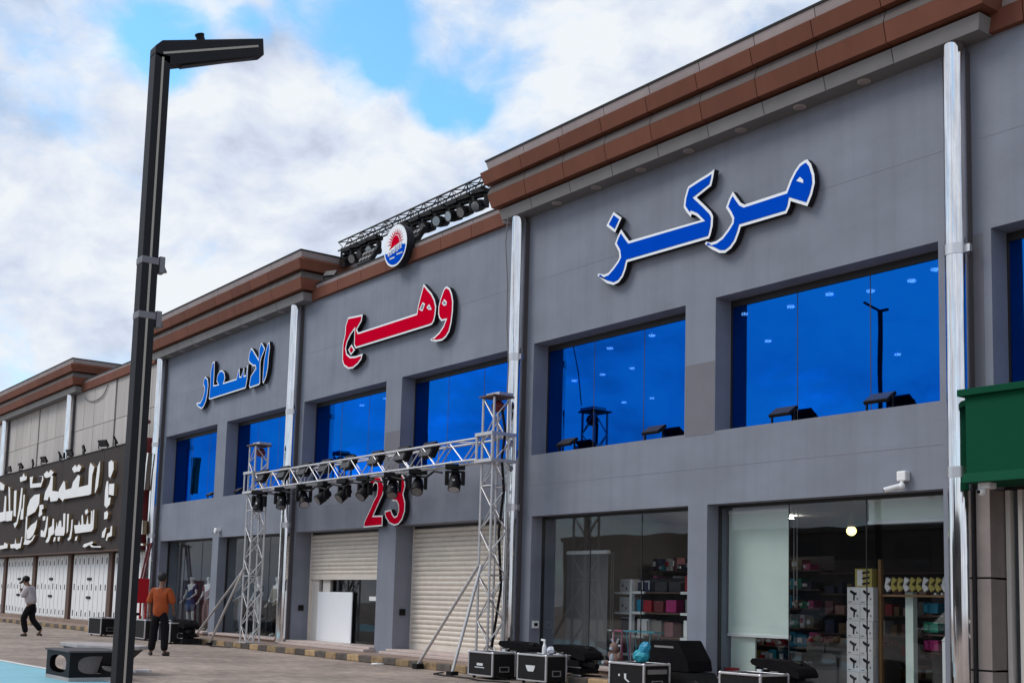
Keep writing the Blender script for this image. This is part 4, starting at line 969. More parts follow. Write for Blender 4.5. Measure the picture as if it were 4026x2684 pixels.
flight_case('rightmost flight case, dusty with blank panels, in front of the pale blind', (-11.84, -1.65, 0), .03, .74, .60, .47, GC, '')
flight_case('small flight case with silver edges beside the lamp post near the white doors', (-37.4, -2.2, 0), .1, .9, .6, .55, None, '')
flight_case('grey dusty flight case just left of the man in the orange shirt', (-34.5, -1.9, 0), .0, 1.1, .75, .58, None, '')
flight_case('dark flight case just right of the man in the orange shirt', (-32.1, -2.0, 0), .0, .85, .7, .56, None, '')

# black stage gear piled behind the cases
r = thing('stage_monitor', 'large black stage monitor with a slanted side behind the flight case with the swoosh', 'stage monitor', (-13.6, -.5, .14))
q = MB(); q.prism_y([(-14.12, .36), (-14.12, .80), (-13.52, .82), (-13.30, .52), (-13.27, .36)], -.80, -.28, 'blackmatt'); part(q, 'cabinet', r, bevel=.02)
q = MB(); q.prism_y([(-14.15, .145), (-14.15, .345), (-13.25, .345), (-13.10, .18), (-13.12, .145)], -.86, -.26, 'caseblack'); part(q, 'case_base', r, bevel=.015)
q = MB(); q.box(-14.02, -13.6, -.806, -.801, .70, .73, 'fascia'); part(q, 'label_strip', r)
def tray_stack(label, loc, rz, lidx):
    r = thing('stage_light', label, 'stage light', loc, rz)
    q = MB(); q.box(0, .62, 0, .45, .0, .16, 'caseblack'); q.box(-.01, .63, -.012, -.001, .15, .175, 'casealu'); q.build('case_base', r, bevel=.006)
    q = MB(); q.prism_y([(.02, .19), (.60, .19), (.55, .29), (.07, .29)], .0, .42, 'black'); q.box(.0, .62, -.008, -.001, .285, .30, 'casealu'); q.build('foam_tray', r)
    q = MB(); q.box(.12, .5, .05, .40, .295, .40, 'black'); q.bar((.16, .22, .38), (.10, .22, .62), .12, .06, 'black'); q.bar((.48, .22, .38), (.52, .22, .62), .12, .06, 'black'); q.build('yoke', r, bevel=.01)
    q = MB(); q.prism_y([(-.16, .60), (-.12, .645), (.44, .63), (.66, .54), (.72, .46), (.70, .41), (.50, .43), (.10, .50), (-.13, .56)], .0, .42, 'blackmatt'); h = q.build('head', r, bevel=.025)
    q = MB(); q.bar((.60, .1, .36), (.92, .1, .325), .10, .085, 'blackmatt'); q.build('arm', r, bevel=.02)
    q = MB(); q.box(-.02, .06, -.02, .02, .44, .50, 'print'); q.box(.10, .16, -.012, .0, .505, .52, 'fascia'); q.box(.22, .36, -.012, .0, .47, .485, 'fascia'); q.build('label_strip', r)
    return r
tray_stack('black stage light lying on its open case right of the first front flight case', (-17.65, -1.05, .0), .05, 0)
tray_stack('black stage light lying on its open case behind the flight case with the crest', (-16.2, -.98, .0), .0, 0)
tray_stack('black stage light lying on its open case behind the rightmost flight case', (-11.7, -1.0, .0), .0, 0)
tray_stack('black stage light on its open case right of the man in the orange shirt', (-31.6, -1.75, .0), .0, 0)
r = thing('stage_light', 'black draped stage light with bright lenses left of the grey flight case', 'stage light', (-35.6, -1.9, 0))
q = MB(); q.box(0, .7, 0, .5, 0, .5, 'blackmatt'); q.box(-.3, .5, 0, .45, .66, .74, 'blackmatt'); q.build('body', r, bevel=.03)
for k in range(6):
    q = MB(); q.tube((.05+.22*(k % 3), -.012, .42+.14*(k//3)), (.05+.22*(k % 3), -.002, .42+.14*(k//3)), .05, 'lens', 10); q.build('lens', r)
# bottle and bag left on the cases
r = thing('spray_bottle', 'white spray bottle standing on the flight case with the crest', 'bottle', (-16.08, -1.36, .49))
q = MB(); q.tube((0, 0, 0), (0, 0, .13), .04, 'white', 12, r2=.036); q.tube((0, 0, .13), (0, 0, .19), .030, 'white', 12, r2=.014); q.build('body', r, smooth=True)
q = MB(); q.tube((0, 0, .19), (0, 0, .22), .016, 'white', 8); q.bar((.02, 0, .225), (-.08, 0, .235), .025, .03, 'white'); q.build('trigger_head', r)
r = thing('plastic_bag', 'crumpled clear bag beside the white spray bottle', 'bag', (-15.92, -1.36, .49))
q = MB(); q.ball((0, 0, .06), .075, 'whitecloth', 1, .8, .85, 9, 6); q.v = [(x+random.uniform(-.012,.012), y+random.uniform(-.012,.012), max(0, z+random.uniform(-.015,.015))) for x, y, z in q.v]; q.build('bag_body', r)
r = thing('plastic_bag', 'bright teal bag standing on the flight case with the swoosh', 'bag', (-13.72, -1.35, .48))
q = MB(); q.ball((0, 0, .10), .15, 'teal', 1, .7, .75, 12, 8); q.ball((.05, 0, .20), .12, 'cyan', 1, .6, 1.0, 12, 8); q.v = [(x+random.uniform(-.01,.01)+.25*max(0, z-.15), y+random.uniform(-.01,.01), max(0, z)) for x, y, z in q.v]; q.build('bag_body', r)

# ================================================================== red hose cabinet
r = thing('hose_cabinet', 'red fire hose cabinet on legs beside the white metal doors', 'fire cabinet', (-37.75, -.62, .14))
q = MB(); q.box(-.30, .30, -.25, .25, .86, 1.62, 'redmetal'); q.build('cabinet', r, bevel=.01)
q = MB(); q.box(-.27, .27, -.262, -.252, .89, 1.59, 'redmetal'); d = q.build('door', r, bevel=.004)
q = MB(); q.box(-.03, .10, -.268, -.263, 1.18, 1.36, 'print'); q.build('notice', d)
for lx in (-.24, .24):
    for ly in (-.2, .2):
        q = MB(); q.box(lx-.025, lx+.025, ly-.025, ly+.025, 0, .86, 'redmetal'); q.build('leg', r)
q = MB(); q.box(-.30, .30, -.2, .2, .12, .17, 'redmetal'); q.build('shelf', r)
for lx in (-.1, .12):
    q = MB(); q.tube((lx, .12, 1.62), (lx, .30, 2.75), .035, 'redside', 8); q.build('riser_pipe', r)

# ================================================================== bench and pierced box near the lamp post
r = thing('bench', 'grey concrete bench slab with tapered ends behind the lamp post', 'bench', (-20.6, -7.3, 0))
ang = math.atan2(.55, 2.2)
q = MB()
def slab(pts, z0, z1, m, k=1.0, z0k=1.0):
    n = len(pts)
    q.add([(x*k, y*k, z0) for x, y in pts] + [(x, y, z1) for x, y in pts], [tuple(range(n-1, -1, -1)), tuple(range(n, 2*n))] + [(i, (i+1) % n, n+(i+1) % n, n+i) for i in range(n)], m)
pts = [(-.82, -.10), (-.66, -.30), (.2, -.50), (1.1, -.28), (1.2, .0), (1.0, .30), (-.1, .46), (-.7, .22)]
slab(pts, .40, .46, 'concrete'); q.build('seat_slab', r, bevel=.012)
q = MB(); slab([(x*.93, y*.9) for x, y in pts], .12, .398, 'black', .62); q.build('pedestal', r)
q = MB(); q.box(-.6, .6, -.25, .25, 0, .118, 'concrete'); q.build('plinth', r)
r.rotation_euler = (0, 0, .25)
r = thing('planter_box', 'dark street box with rounded cut-outs and pale rim left of the lamp post', 'street furniture', (-18.25, -8.45, 0))
BW, BD, BH = 1.05, .80, .36
q = MB(); q.box(-BW-.03, .03, -.03, BD+.03, BH+.06, BH+.09, 'darkgrey'); q.build('rim', r, bevel=.012)
q = MB(); q.box(-BW, 0, 0, BD, 0, .06, 'concrete'); q.build('plinth', r)
def pierced(name, W, H, hole, place):
    """panel with one hole: ring of quads between outline and hole"""
    n = len(hole); ring = []
    cx, cz = sum(h[0] for h in hole)/n, sum(h[1] for h in hole)/n
    for hx, hz in hole:
        dx, dz = hx-cx, hz-cz; k = min(((W-cx)/dx if dx > 1e-6 else (-cx/dx if dx < -1e-6 else 1e9)), ((H-cz)/dz if dz > 1e-6 else (-cz/dz if dz < -1e-6 else 1e9)))
        ring.append((cx+dx*k, cz+dz*k))
    q = MB(); t = .02
    vs = [place(x, 0, z) for x, z in ring] + [place(x, 0, z) for x, z in hole] + [place(x, t, z) for x, z in ring] + [place(x, t, z) for x, z in hole]
    fs = []
    for i in range(n):
        j = (i+1) % n; fs += [(i, j, n+j, n+i), (2*n+i, 3*n+i, 3*n+j, 2*n+j), (n+i, n+j, 3*n+j, 3*n+i), (i, 2*n+i, 2*n+j, j)]
    q.add(vs, fs, 'black'); q.build(name, r)
H = BH
corner = lambda W: [(W*.5 + W*.36*math.copysign(abs(math.cos(a))**.7, math.cos(a)), H*.5 + H*.36*math.copysign(abs(math.sin(a))**.7, math.sin(a))) for a in [2*math.pi*(i+.5)/28 for i in range(28)]]
pierced('side_panel', BW, H, corner(BW), lambda x, t, z: (-BW+x, t, z+.06))
pierced('side_panel', BW, H, corner(BW), lambda x, t, z: (-BW+x, BD-t, z+.06))
pierced('side_panel', BD-.04, H, corner(BD-.04), lambda x, t, z: (-t, .02+x, z+.06))
pierced('side_panel', BD-.04, H, corner(BD-.04), lambda x, t, z: (-BW+t, .02+x, z+.06))
q = MB(); q.tube((-BW*.45, BD*.5, .06), (-BW*.45, BD*.5, .36), .16, 'concrete', 16, r2=.24); q.build('inner_tub', r)
r.rotation_euler = (0, 0, .03)

# litter
for lab, x, y, a in (('white paper scrap on the paving nearer the lamp post', -20.24, -6.9, .3), ('white paper scrap on the paving farther from the lamp post', -20.46, -6.55, 1.2), ('white paper scrap at the foot of the kerb below the roller shutter', -21.7, -1.25, .1)):
    q = MB(); q.box(-.12, .12, -.07, .07, .002, .03, 'white'); q.v = [(x_+random.uniform(-.02,.02), y_+random.uniform(-.02,.02), z_) for x_, y_, z_ in q.v]
    o = q.build('paper_scrap', None, (x, y, .0)); o.rotation_euler = (0, 0, a); tag(o, lab, 'litter', 'paper scraps on the ground')
# board leaning in the half open shop door
q = MB(); q.box(-27.80, -26.03, .50, .52, .25, 1.47, 'signrim')
o = part(q, 'white_board', thing('white_board', 'blank white board standing in the half-open shutter doorway', 'board', (-26.9, .5, .25)))
q = MB(); q.box(-27.75, -26.08, .496, .499, .29, 1.43, 'signrim'); part(q, 'board_face', bpy.data.objects['white_board'])

# cables snaking on the ground round the cases
for lab, pts in (('black cable snaking on the sidewalk between the right tower and the front cases', [(-18.9,-1.5,.02),(-18.6,-1.9,.02),(-18.1,-2.0,.02),(-17.4,-1.95,.02),(-16.9,-2.1,.02),(-16.3,-1.9,.02)]),
                 ('black cable loop on the paving below the wedge monitor', [(-13.2,-1.2,.02),(-12.9,-1.5,.02),(-12.5,-1.45,.02),(-12.3,-1.15,.02),(-12.7,-1.0,.15),(-13.0,-.95,.25)]),
                 ('black cable on the paving beside the left tower struts', [(-31.5,-1.4,.02),(-30.8,-1.5,.02),(-30.2,-1.35,.02),(-29.6,-1.5,.02),(-29.0,-1.25,.02)])):
    q = MB(); q.path(pts, .014, 'black'); tag(q.build('cable'), lab, 'cable')

# ================================================================== people
def skin_mesh(name, verts, edges, radii, m, parent, sub=2, root=0):
    me = bpy.data.meshes.new(name); me.from_pydata(verts, edges, []); me.materials.append(M[m])
    o = bpy.data.objects.new(name, me); COL.objects.link(o)
    if parent is not None: o.parent = parent
    o.modifiers.new('Skin', 'SKIN'); o.modifiers['Skin'].use_smooth_shade = True
    o.modifiers['Skin'].branch_smoothing = .6
    if not me.skin_vertices: raise RuntimeError('no skin layer')
    for i, r in enumerate(radii):
        me.skin_vertices[0].data[i].radius = r if isinstance(r, tuple) else (r, r)
        me.skin_vertices[0].data[i].use_root = (i == root)
    s = o.modifiers.new('Subdivision', 'SUBSURF'); s.levels = sub; s.render_levels = sub
    return o
def chain(pts): return pts, [(i, i+1) for i in range(len(pts)-1)]
STAND = dict(pel=(0, 0, .94), sp=(0, .01, 1.12), ch=(0, .0, 1.32), nk=(0, -.01, 1.47), hb=(0, .01, 1.56), ht=(0, .02, 1.68),
             sL=(-.17, 0, 1.40), eL=(-.245, -.03, 1.13), wL=(-.25, .03, .90), sR=(.17, 0, 1.40), eR=(.245, -.03, 1.13), wR=(.25, .03, .90),
             hL=(-.095, 0, .90), kL=(-.11, .02, .50), aL=(-.12, -.03, .09), tL=(-.14, .13, .035), hR=(.095, 0, .90), kR=(.11, .02, .50), aR=(.12, -.03, .09), tR=(.14, .13, .035))
def person(root, J, shirt='orange', trousers='trouser', skin='skin', hair=True, sleeves=.75, shoes='shoe', top_len=.0, dress=None, cap=None, loose=1.0):
    J = {**STAND, **J}; V = {k: Vector(v) for k, v in J.items()}
    names = ['pel','sp','ch','nk','hb','ht','sL','eL','wL','sR','eR','wR','hL','kL','aL','hR','kR','aR','tL','tR']
    idx = {n: i for i, n in enumerate(names)}
    verts = [V[n] for n in names]
    fwd = (V['ht'] - V['hb']).cross(Vector((1, 0, 0)));  fwd = -fwd.normalized() if fwd.length else Vector((0, 1, 0))
    if fwd.y < 0: fwd = -fwd
    E_ = [('pel','sp'),('sp','ch'),('ch','nk'),('nk','hb'),('hb','ht'),('ch','sL'),('sL','eL'),('eL','wL'),('ch','sR'),('sR','eR'),('eR','wR'),('pel','hL'),('hL','kL'),('kL','aL'),('pel','hR'),('hR','kR'),('kR','aR'),('aL','tL'),('aR','tR')]
    rad = dict(pel=(.13,.10), sp=(.125,.095), ch=(.15,.105), nk=.052, hb=.072, ht=.082, sL=.058, eL=.040, wL=.027, sR=.058, eR=.040, wR=.027, hL=.085, kL=.056, aL=.038, hR=.085, kR=.056, aR=.038, tL=.03, tR=.03)
    edges = [(idx[a], idx[b_]) for a, b_ in E_]; rl = [rad[n] for n in names]
    nose = V['hb']*.62 + V['ht']*.38 + fwd*.092; verts.append(nose); edges.append((idx['hb'], len(verts)-1)); rl.append(.016)
    b = skin_mesh('body', verts, edges, rl, skin, root)
    for s in 'LR':                                             # hands: palm, four unequal fingers and a thumb
        w, e = V['w'+s], V['e'+s]; d = (w - e).normalized(); side = d.cross(Vector((0, 1, 0))).normalized()
        f = d.cross(side).normalized()
        hv = [w - d*.01, w + d*.045, w + d*.085]; he = [(0, 1), (1, 2)]; hr = [.024, (.034, .016), (.034, .014)]
        for k, (off, ln) in enumerate(((-.027, .062), (-.009, .074), (.009, .070), (.027, .055))):
            p0 = w + d*.08 + f*off; p1 = p0 + d*ln*.55 + side*.004; p2 = p0 + d*ln*.95 + side*.018
            n0 = len(hv); hv += [p0, p1, p2]; he += [(2, n0), (n0, n0+1), (n0+1, n0+2)]; hr += [.0085, .008, .0065]
        n0 = len(hv); hv += [w + d*.03 + f*.035, w + d*.07 + f*.055]; he += [(1, n0), (n0, n0+1)]; hr += [.011, .008]
        skin_mesh('hand', hv, he, hr, skin, root, 1)
    q = MB()
    for sx in (-1, 1): q.ball(V['hb']*.45 + V['ht']*.55 + Vector((sx*.030, 0, 0)) + fwd*.076, .012, 'framedark', nu=6, nv=5)
    if skin == 'skin': q.build('eye', root)
    q = MB()
    for sx in (-1, 1): q.ball(V['hb']*.6 + V['ht']*.4 + Vector((sx*.082, 0, 0)), .026, skin, .45, .8, 1.2, 8, 6)
    q.build('ear', root)
    if hair:
        q = MB(); c = V['hb']*.34 + V['ht']*.66 - fwd*.022; q.ball(c + Vector((0, 0, .022)), .106, cap or 'hair', .95, 1.02, .98, 14, 10); o = q.build('hair' if not cap else 'cap', root, smooth=True)
        if cap:
            q = MB(); q.bar(c + fwd*.06 + Vector((0, 0, .03)), c + fwd*.19 + Vector((0, 0, -.01)), .15, .015, cap); q.build('cap_peak', o, bevel=.005)
    if shirt:
        k = 1.0*loose
        el = lambda s: V['s'+s].lerp(V['e'+s], min(1, sleeves))
        low = V['pel'] + Vector((0, 0, -top_len))
        vs = [low, V['pel'].lerp(V['sp'], .6), V['ch'], V['nk'] - Vector((0, 0, .045)), V['sL'] + Vector((0, 0, .005)), el('L'), V['sR'] + Vector((0, 0, .005)), el('R')]
        es = [(0,1),(1,2),(2,3),(2,4),(4,5),(2,6),(6,7)]; rs = [(.160*k,.128*k),(.152*k,.120*k),(.172*k,.125*k),.075,.074*k,.060*k,.074*k,.060*k]
        if sleeves > 1:
            for s, i0 in (('L', 5), ('R', 7)):
                vs.append(V['e'+s].lerp(V['w'+s], min(1, sleeves-1))); es.append((i0, len(vs)-1)); rs.append(.046*k)
        skin_mesh('shirt', vs, es, rs, shirt, root, root=2)
    if trousers:
        vs = [V['pel'] + Vector((0, 0, .06)), V['pel'] - Vector((0, 0, .03)), V['hL'] - Vector((0, 0, .06)), V['kL'], V['aL'] + Vector((0, 0, .0)), V['hR'] - Vector((0, 0, .06)), V['kR'], V['aR'] + Vector((0, 0, .0))]
        es = [(0,1),(1,2),(2,3),(3,4),(1,5),(5,6),(6,7)]; rs = [(.155,.125),(.165,.135),.112,.092,.080,.112,.092,.080]
        skin_mesh('trousers', vs, es, rs, trousers, root, root=1)
    if dress:
        vs = [V['pel'] - Vector((0, 0, .42)), V['pel'] - Vector((0, 0, .1)), V['sp'], V['ch'], V['nk'] - Vector((0, 0, .05)), V['sL'], V['sL'].lerp(V['eL'], .6), V['sR'], V['sR'].lerp(V['eR'], .6)]
        es = [(0,1),(1,2),(2,3),(3,4),(3,5),(5,6),(3,7),(7,8)]; rs = [(.27,.22),(.21,.17),(.145,.11),(.165,.12),.07,.068,.06,.068,.06]
        skin_mesh('dress', vs, es, rs, dress, root, root=3)
    if shoes:
        for s in 'LR':
            a, t = V['a'+s], V['t'+s]; h = a + (a - t).normalized()*.05; h.z = max(.035, t.z*.9)
            skin_mesh('shoe', [h, a*.5 + t*.5 + Vector((0, 0, -.015)), t], [(0,1),(1,2)], [(.045,.04),(.05,.042),(.042,.032)], shoes, root, 1, root=1)
    return b
p1 = thing('person', 'person in orange shirt and black trousers standing with back to the camera', 'person', (-25.49, -4.43, 0), R(46))
person(p1, dict(hL=(-.10, 0, .90), kL=(-.13, .01, .49), aL=(-.15, -.03, .09), tL=(-.23, .10, .035), kR=(.12, .02, .5), aR=(.14, -.02, .09), tR=(.18, .14, .035), ht=(.0, .02, 1.69), eR=(.25, .02, 1.13), wR=(.22, .16, .96)), 'orange', 'trouser', sleeves=1.1, loose=1.32, top_len=.18)
p2 = thing('person', 'person in pale jacket and black cap walking left with head bent over a phone', 'person', (-36.2, -4.25, 0), R(136))
person(p2, dict(pel=(0, -.03, .93), sp=(0, -.0, 1.10), ch=(0, .05, 1.30), nk=(0, .10, 1.44), hb=(0, .16, 1.51), ht=(0, .22, 1.62), sL=(-.17, .06, 1.37), eL=(-.22, .10, 1.12), wL=(-.07, .24, 1.24), sR=(.17, .06, 1.37), eR=(.22, .10, 1.12), wR=(.07, .25, 1.27),
                hL=(-.09, -.03, .89), kL=(-.10, .13, .50), aL=(-.10, .02, .10), tL=(-.11, .17, .035), hR=(.09, -.03, .89), kR=(.10, -.02, .50), aR=(.10, -.33, .17), tR=(.11, -.20, .04)), 'jacket', 'trouser', sleeves=1.9, loose=1.40, cap='black', top_len=.06)
q = MB(); q.box(-.035, .035, -.005, .005, -.07, .07, 'black'); o = q.build('phone', None, (-36.39, -4.46, 1.30)); o.rotation_euler = (.5, 0, R(136)); tag(o, 'black phone held up by the person in the pale jacket', 'phone')

# ================================================================== shop interiors
def mann(label, x, y, rz, z=.205, **kw):
    r = thing('mannequin', label, 'mannequin', (x, y, z), rz, 'mannequins in the left shop windows')
    person(r, dict(eL=(-.24, .02, 1.13), wL=(-.20, .20, 1.02), eR=(.25, .0, 1.12), wR=(.30, .10, .93)), skin='mannequin', hair=False, shoes=None, **kw)
mann('mannequin in a blue tunic in the leftmost shop window', -37.0, .85, R(200), shirt=None, trousers=None, dress='navy')
mann('mannequin in a white top behind the blue one in the leftmost shop window', -37.5, 1.05, R(190), shirt='whitecloth', trousers='navy')
mann('mannequin in a dusty rose outfit at the right end of the leftmost shop window', -35.65, .85, R(200), shirt='rose', trousers='rose', top_len=.2)
mann('mannequin in black top and white trousers behind the left truss tower', -33.3, .8, R(190), shirt='black', trousers='whitecloth')
mann('mannequin in dark clothes with bare white legs behind the left truss tower', -32.2, .9, R(185), shirt='blackmatt', trousers=None)
mann('mannequin in a khaki jacket right of the left truss tower', -30.95, .9, R(190), shirt='khaki', trousers='trouser', loose=1.15, top_len=.12, sleeves=1.6)
q = MB(); q.ball((0, 0, 0), .07, 'lampwhite')
for i, (x, y, z, lab) in enumerate(((-31.0, 1.6, 2.55, 'lit white bulb in the second shop window from the left'),)):
    o = q.build('pendant_bulb', None, (x, y, z)); tag(o, lab, 'lamp')
r = thing('pendant_lamp', 'pendant lamp with a lit yellow bulb behind the rightmost shop window', 'lamp', (-11.83, 1.2, 2.55))
q = MB(); q.ball((0, 0, 0), .075, 'lampyellow'); q.build('bulb', r, smooth=True)
q = MB(); q.tube((0, 0, .06), (0, 0, .24), .06, 'wood', 12, r2=.03); q.tube((0, 0, .24), (0, 0, .50), .01, 'wire', 6); q.build('holder', r)
for x, y, lab in ((-16.6, 3.2, 'small lit ceiling spot deep in the shop, left of three'), (-15.9, 2.7, 'small lit ceiling spot deep in the shop, middle of three'), (-14.9, 3.4, 'small lit ceiling spot deep in the shop, right of three')):
    q = MB(); q.tube((0, 0, 0), (0, 0, .03), .06, 'shoplamp', 10); o = q.build('spot_lamp', None, (x, y, 3.0)); tag(o, lab, 'lamp', 'ceiling spots in the shop')
# roller blinds of the right shop window
def blind(label, x0, x1, z0, z1, y, m='blind'):
    r = thing('roller_blind', label, 'blind', ((x0+x1)/2, y, z1))
    q = MB(); q.box(x0, x1, y, y+.008, z0, z1, m); part(q, 'fabric', r)
    q = MB(); q.box(x0-.01, x1+.02, y-.015, y+.02, z0-.05, z0, 'white' if m == 'blind' else 'blindgrey'); part(q, 'bottom_bar', r, bevel=.006)
    q = MB(); q.tube((x0, y+.02, z1), (x1, y+.02, z1), .04, 'white', 10); part(q, 'roller', r)
    q = MB(); q.path([(x1+.10, y, z1), (x1+.10, y, z0+.5), (x1+.13, y, z0+.44), (x1+.16, y, z0+.5), (x1+.16, y, z1)], .007, 'wire'); part(q, 'pull_chain', r)
blind('pale green roller blind lowered to knee height in the rightmost shop window', -13.66, -12.42, .94, 2.86, .46)
blind('short pale roller blind rolled halfway at the right end of the rightmost shop window', -10.95, -9.72, 2.62, 2.92, .46)
blind('grey roller blind at the left end of the shop window beside the middle column', -18.2, -17.0, .45, 2.3, .80, 'blindgrey')
q = MB(); q.box(-13.66, -13.15, .52, .55, .26, .92, 'blind'); o = part(q, 'panel', thing('window_panel', 'pale panel standing under the long roller blind', 'panel', (-13.4, .52, .26)))
# tower of hair dryer cartons
PW, PH = .235, .245
hd = None
for cx in range(2):
    for k in range(6):
        if k == 5 and cx == 0 and False: continue
        lab = f'hair dryer carton, {"left" if cx == 0 else "right"} column, {["lowest", "second from the floor", "third from the floor", "fourth from the floor", "fifth from the floor", "topmost"][k]} in the tall stack'
        loc = (-11.69 + PW*cx + (.01 if k > 3 else 0), .90, .205 + (PH+.003)*k)
        if hd is None:
            hd = thing('carton', lab, 'box', loc, 0, 'hair dryer cartons stacked in the rightmost shop window')
            q = MB(); q.box(0, PW-.004, 0, .2, 0, PH, 'greybox'); q.build('box_body', hd, bevel=.003)
            q = MB(); q.prism_y([(.05, .19), (.07, .205), (.15, .165), (.175, .17), (.17, .13), (.145, .13), (.135, .05), (.11, .05), (.115, .13), (.06, .165)], -.003, .002, 'black'); q.build('print', hd)
            q = MB(); q.box(.17, .20, -.002, .001, .06, .09, 'fascia'); q.box(.02, .08, -.002, .001, .02, .035, 'fascia'); q.build('print', hd)
        else: dup(hd, loc, None, lab)
r = thing('carton', 'yellow carton with striped print on top of the hair dryer cartons', 'box', (-11.55, .92, .205+.248*6))
q = MB(); q.box(0, .30, 0, .2, 0, .27, 'yellowbox'); q.build('box_body', r)
q = MB(); q.box(.04, .14, -.003, .002, .02, .25, 'greybox'); q.build('print', r)
for k in range(3):
    q = MB(); q.prism_y([(.13, .03+.08*k), (.26, .045+.08*k), (.26, .075+.08*k), (.13, .06+.08*k)], -.006, .0, 'black'); q.build('print', r)
q = MB(); q.box(-11.20, -11.15, 1.0, 1.06, .2, 2.1, 'wood'); o = part(q, 'upright', thing('display_rack', 'brown wooden upright rack beside the hair dryer cartons', 'rack', (-11.2, 1.0, .2)))
q = MB(); q.box(-11.18, -9.95, 1.02, 1.06, 1.56, 1.59, 'wood'); part(q, 'rail', bpy.data.objects['display_rack'])
for k in range(10):
    q = MB(); q.prism_y([(-11.05+.105*k, 1.63), (-10.98+.105*k, 1.68), (-11.05+.105*k, 1.74), (-10.98+.105*k, 1.80), (-11.06+.105*k, 1.84), (-11.09+.105*k, 1.7)], 1.0, 1.05, 'yellowbox' if k % 3 else 'greybox'); part(q, 'hanging_pack', bpy.data.objects['display_rack'])
r = thing('display_post', 'pale square shelf post in the rightmost shop window', 'post', (-10.78, 1.2, .2))
q = MB(); q.box(-.065, .065, -.05, .05, 0, 1.43, 'blind'); q.build('post', r)
q = MB(); q.box(-.08, .08, -.07, .07, 0, .03, 'white'); q.build('foot', r)
r = thing('chest_freezer', 'white upright box at the right end of the rightmost shop window', 'cabinet', (-9.75, .62, .2))
q = MB(); q.box(-.14, .25, 0, .4, 0, .76, 'white'); q.build('cabinet', r, bevel=.01)
q = MB(); q.prism_y([(-.15, .765), (.25, .765), (.25, .90), (-.05, .88)], .0, .4, 'white'); q.build('lid', r, bevel=.006)
sh2 = thing('shelf_unit', 'dark wall of shelves with small goods at the back of the rightmost shop', 'shelf', (-11, 2.6, .2))
for z in (.3, .62, .94, 1.26, 1.60, 1.95):
    q = MB(); q.box(-13.6, -9.3, 2.6, 3.0, z, z+.025, 'wood2'); part(q, 'shelf', sh2)
q = MB(); q.box(-13.6, -9.3, 3.0, 3.05, .2, 2.2, 'roomdark'); part(q, 'back_panel', sh2)
cols_ = ['redpack','wood','khaki','greybox','rose','navybox','khaki','plush','roomwall']
for z in (.325, .645, .965, 1.285, 1.625):
    x = -13.5; k = 0
    while x < -9.5:
        w = random.uniform(.10, .26); h = random.uniform(.10, .24)
        q = MB(); q.box(x, x+w-.02, 2.63, 2.9, z, z+h, random.choice(cols_)); part(q, 'goods', sh2); x += w + random.uniform(0, .1)
for nm, z in (('cyan', 1.33), ('mint', 1.06), ('magenta', .80)):
    r = thing('pack', f'bright {dict(cyan="cyan", mint="green", magenta="magenta")[nm]} pack on the right shelf of the rightmost shop window', 'pack', (-10.60, 1.4, z))
    q = MB(); q.box(-.12, .12, 0, .2, 0, .15, nm); q.tube((-.06, -.01, .02), (-.06, -.01, .13), .045, nm, 8); q.build('wrap', r, bevel=.01)
r = thing('shelf_unit', 'thin dark shelf holding the three bright packs', 'shelf', (-10.55, 1.35, .2))
for z in (.78, 1.04, 1.31):
    q = MB(); q.box(-.2, .75, 0, .3, z-.205-.02, z-.203, 'wood2'); q.build('shelf', r)
q = MB(); q.box(-.2, .75, .3, .33, 0, 1.5, 'roomdark'); q.build('back_panel', r)
for i in range(14):
    q = MB(); q.ball((.05+.11*(i % 7), .05, 1.40+.12*(i//7)), .04, random.choice(['greybox','print','casealu','plush'])); q.build('ornament', r)
sh3 = thing('shelf_unit', 'long dark wall shelf crowded with small colourful goods behind the white gondola', 'shelf', (-16, 3.2, .2))
q = MB(); q.box(-18.4, -14.0, 3.5, 3.55, .2, 2.3, 'roomdark'); part(q, 'back_panel', sh3)
cols2 = ['redpack','cyan','magenta','navybox','greybox','white','mint','plush','khaki','yellowbox','pink','rose','print','teal']
for z in (.32, .66, 1.0, 1.34, 1.68, 2.02):
    q = MB(); q.box(-18.4, -14.0, 3.1, 3.5, z, z+.025, 'wood2'); part(q, 'shelf', sh3)
    x = -18.3
    while x < -14.2:
        w = random.uniform(.10, .24); hh = random.uniform(.10, .27)
        m_ = random.choice(cols2)
        q = MB(); q.box(x, x+w-.015, 3.13+random.uniform(0, .05), 3.4, z+.026, z+.026+hh, m_)
        q.box(x+w*.2, x+w*.65, 3.10, 3.125, z+.026+hh*.35, z+.026+hh*.75, 'print' if m_ not in ('white', 'print', 'greybox') else 'redpack'); part(q, 'goods', sh3); x += w + random.uniform(0, .07)
# hanging strips and a table of goods in the aisle
for i, x in enumerate((-13.15, -12.75, -12.4, -12.05)):
    r = thing('display_bin', ['low bin heaped with red and khaki goods behind the pale blind', 'low bin heaped with brown packs right of the pale blind', 'low bin heaped with mixed packs in the middle of the right shop window', 'low bin of dark packs left of the hair dryer cartons'][i], 'bin', (x, 1.95, .2))
    q = MB(); q.box(-.18, .18, 0, .5, 0, .62, 'roomwall'); q.build('tub', r)
    for k in range(9):
        q = MB(); q.ball((-.13+.13*(k % 3), .08+.16*(k//3), .64+.03*(k % 2)), .085, [['redpack','khaki','rose'],['plush','wood','khaki'],['cyan','redpack','greybox'],['navybox','rose','redside']][i][k % 3], 1, 1, .7, 8, 6); q.build('pack', r)
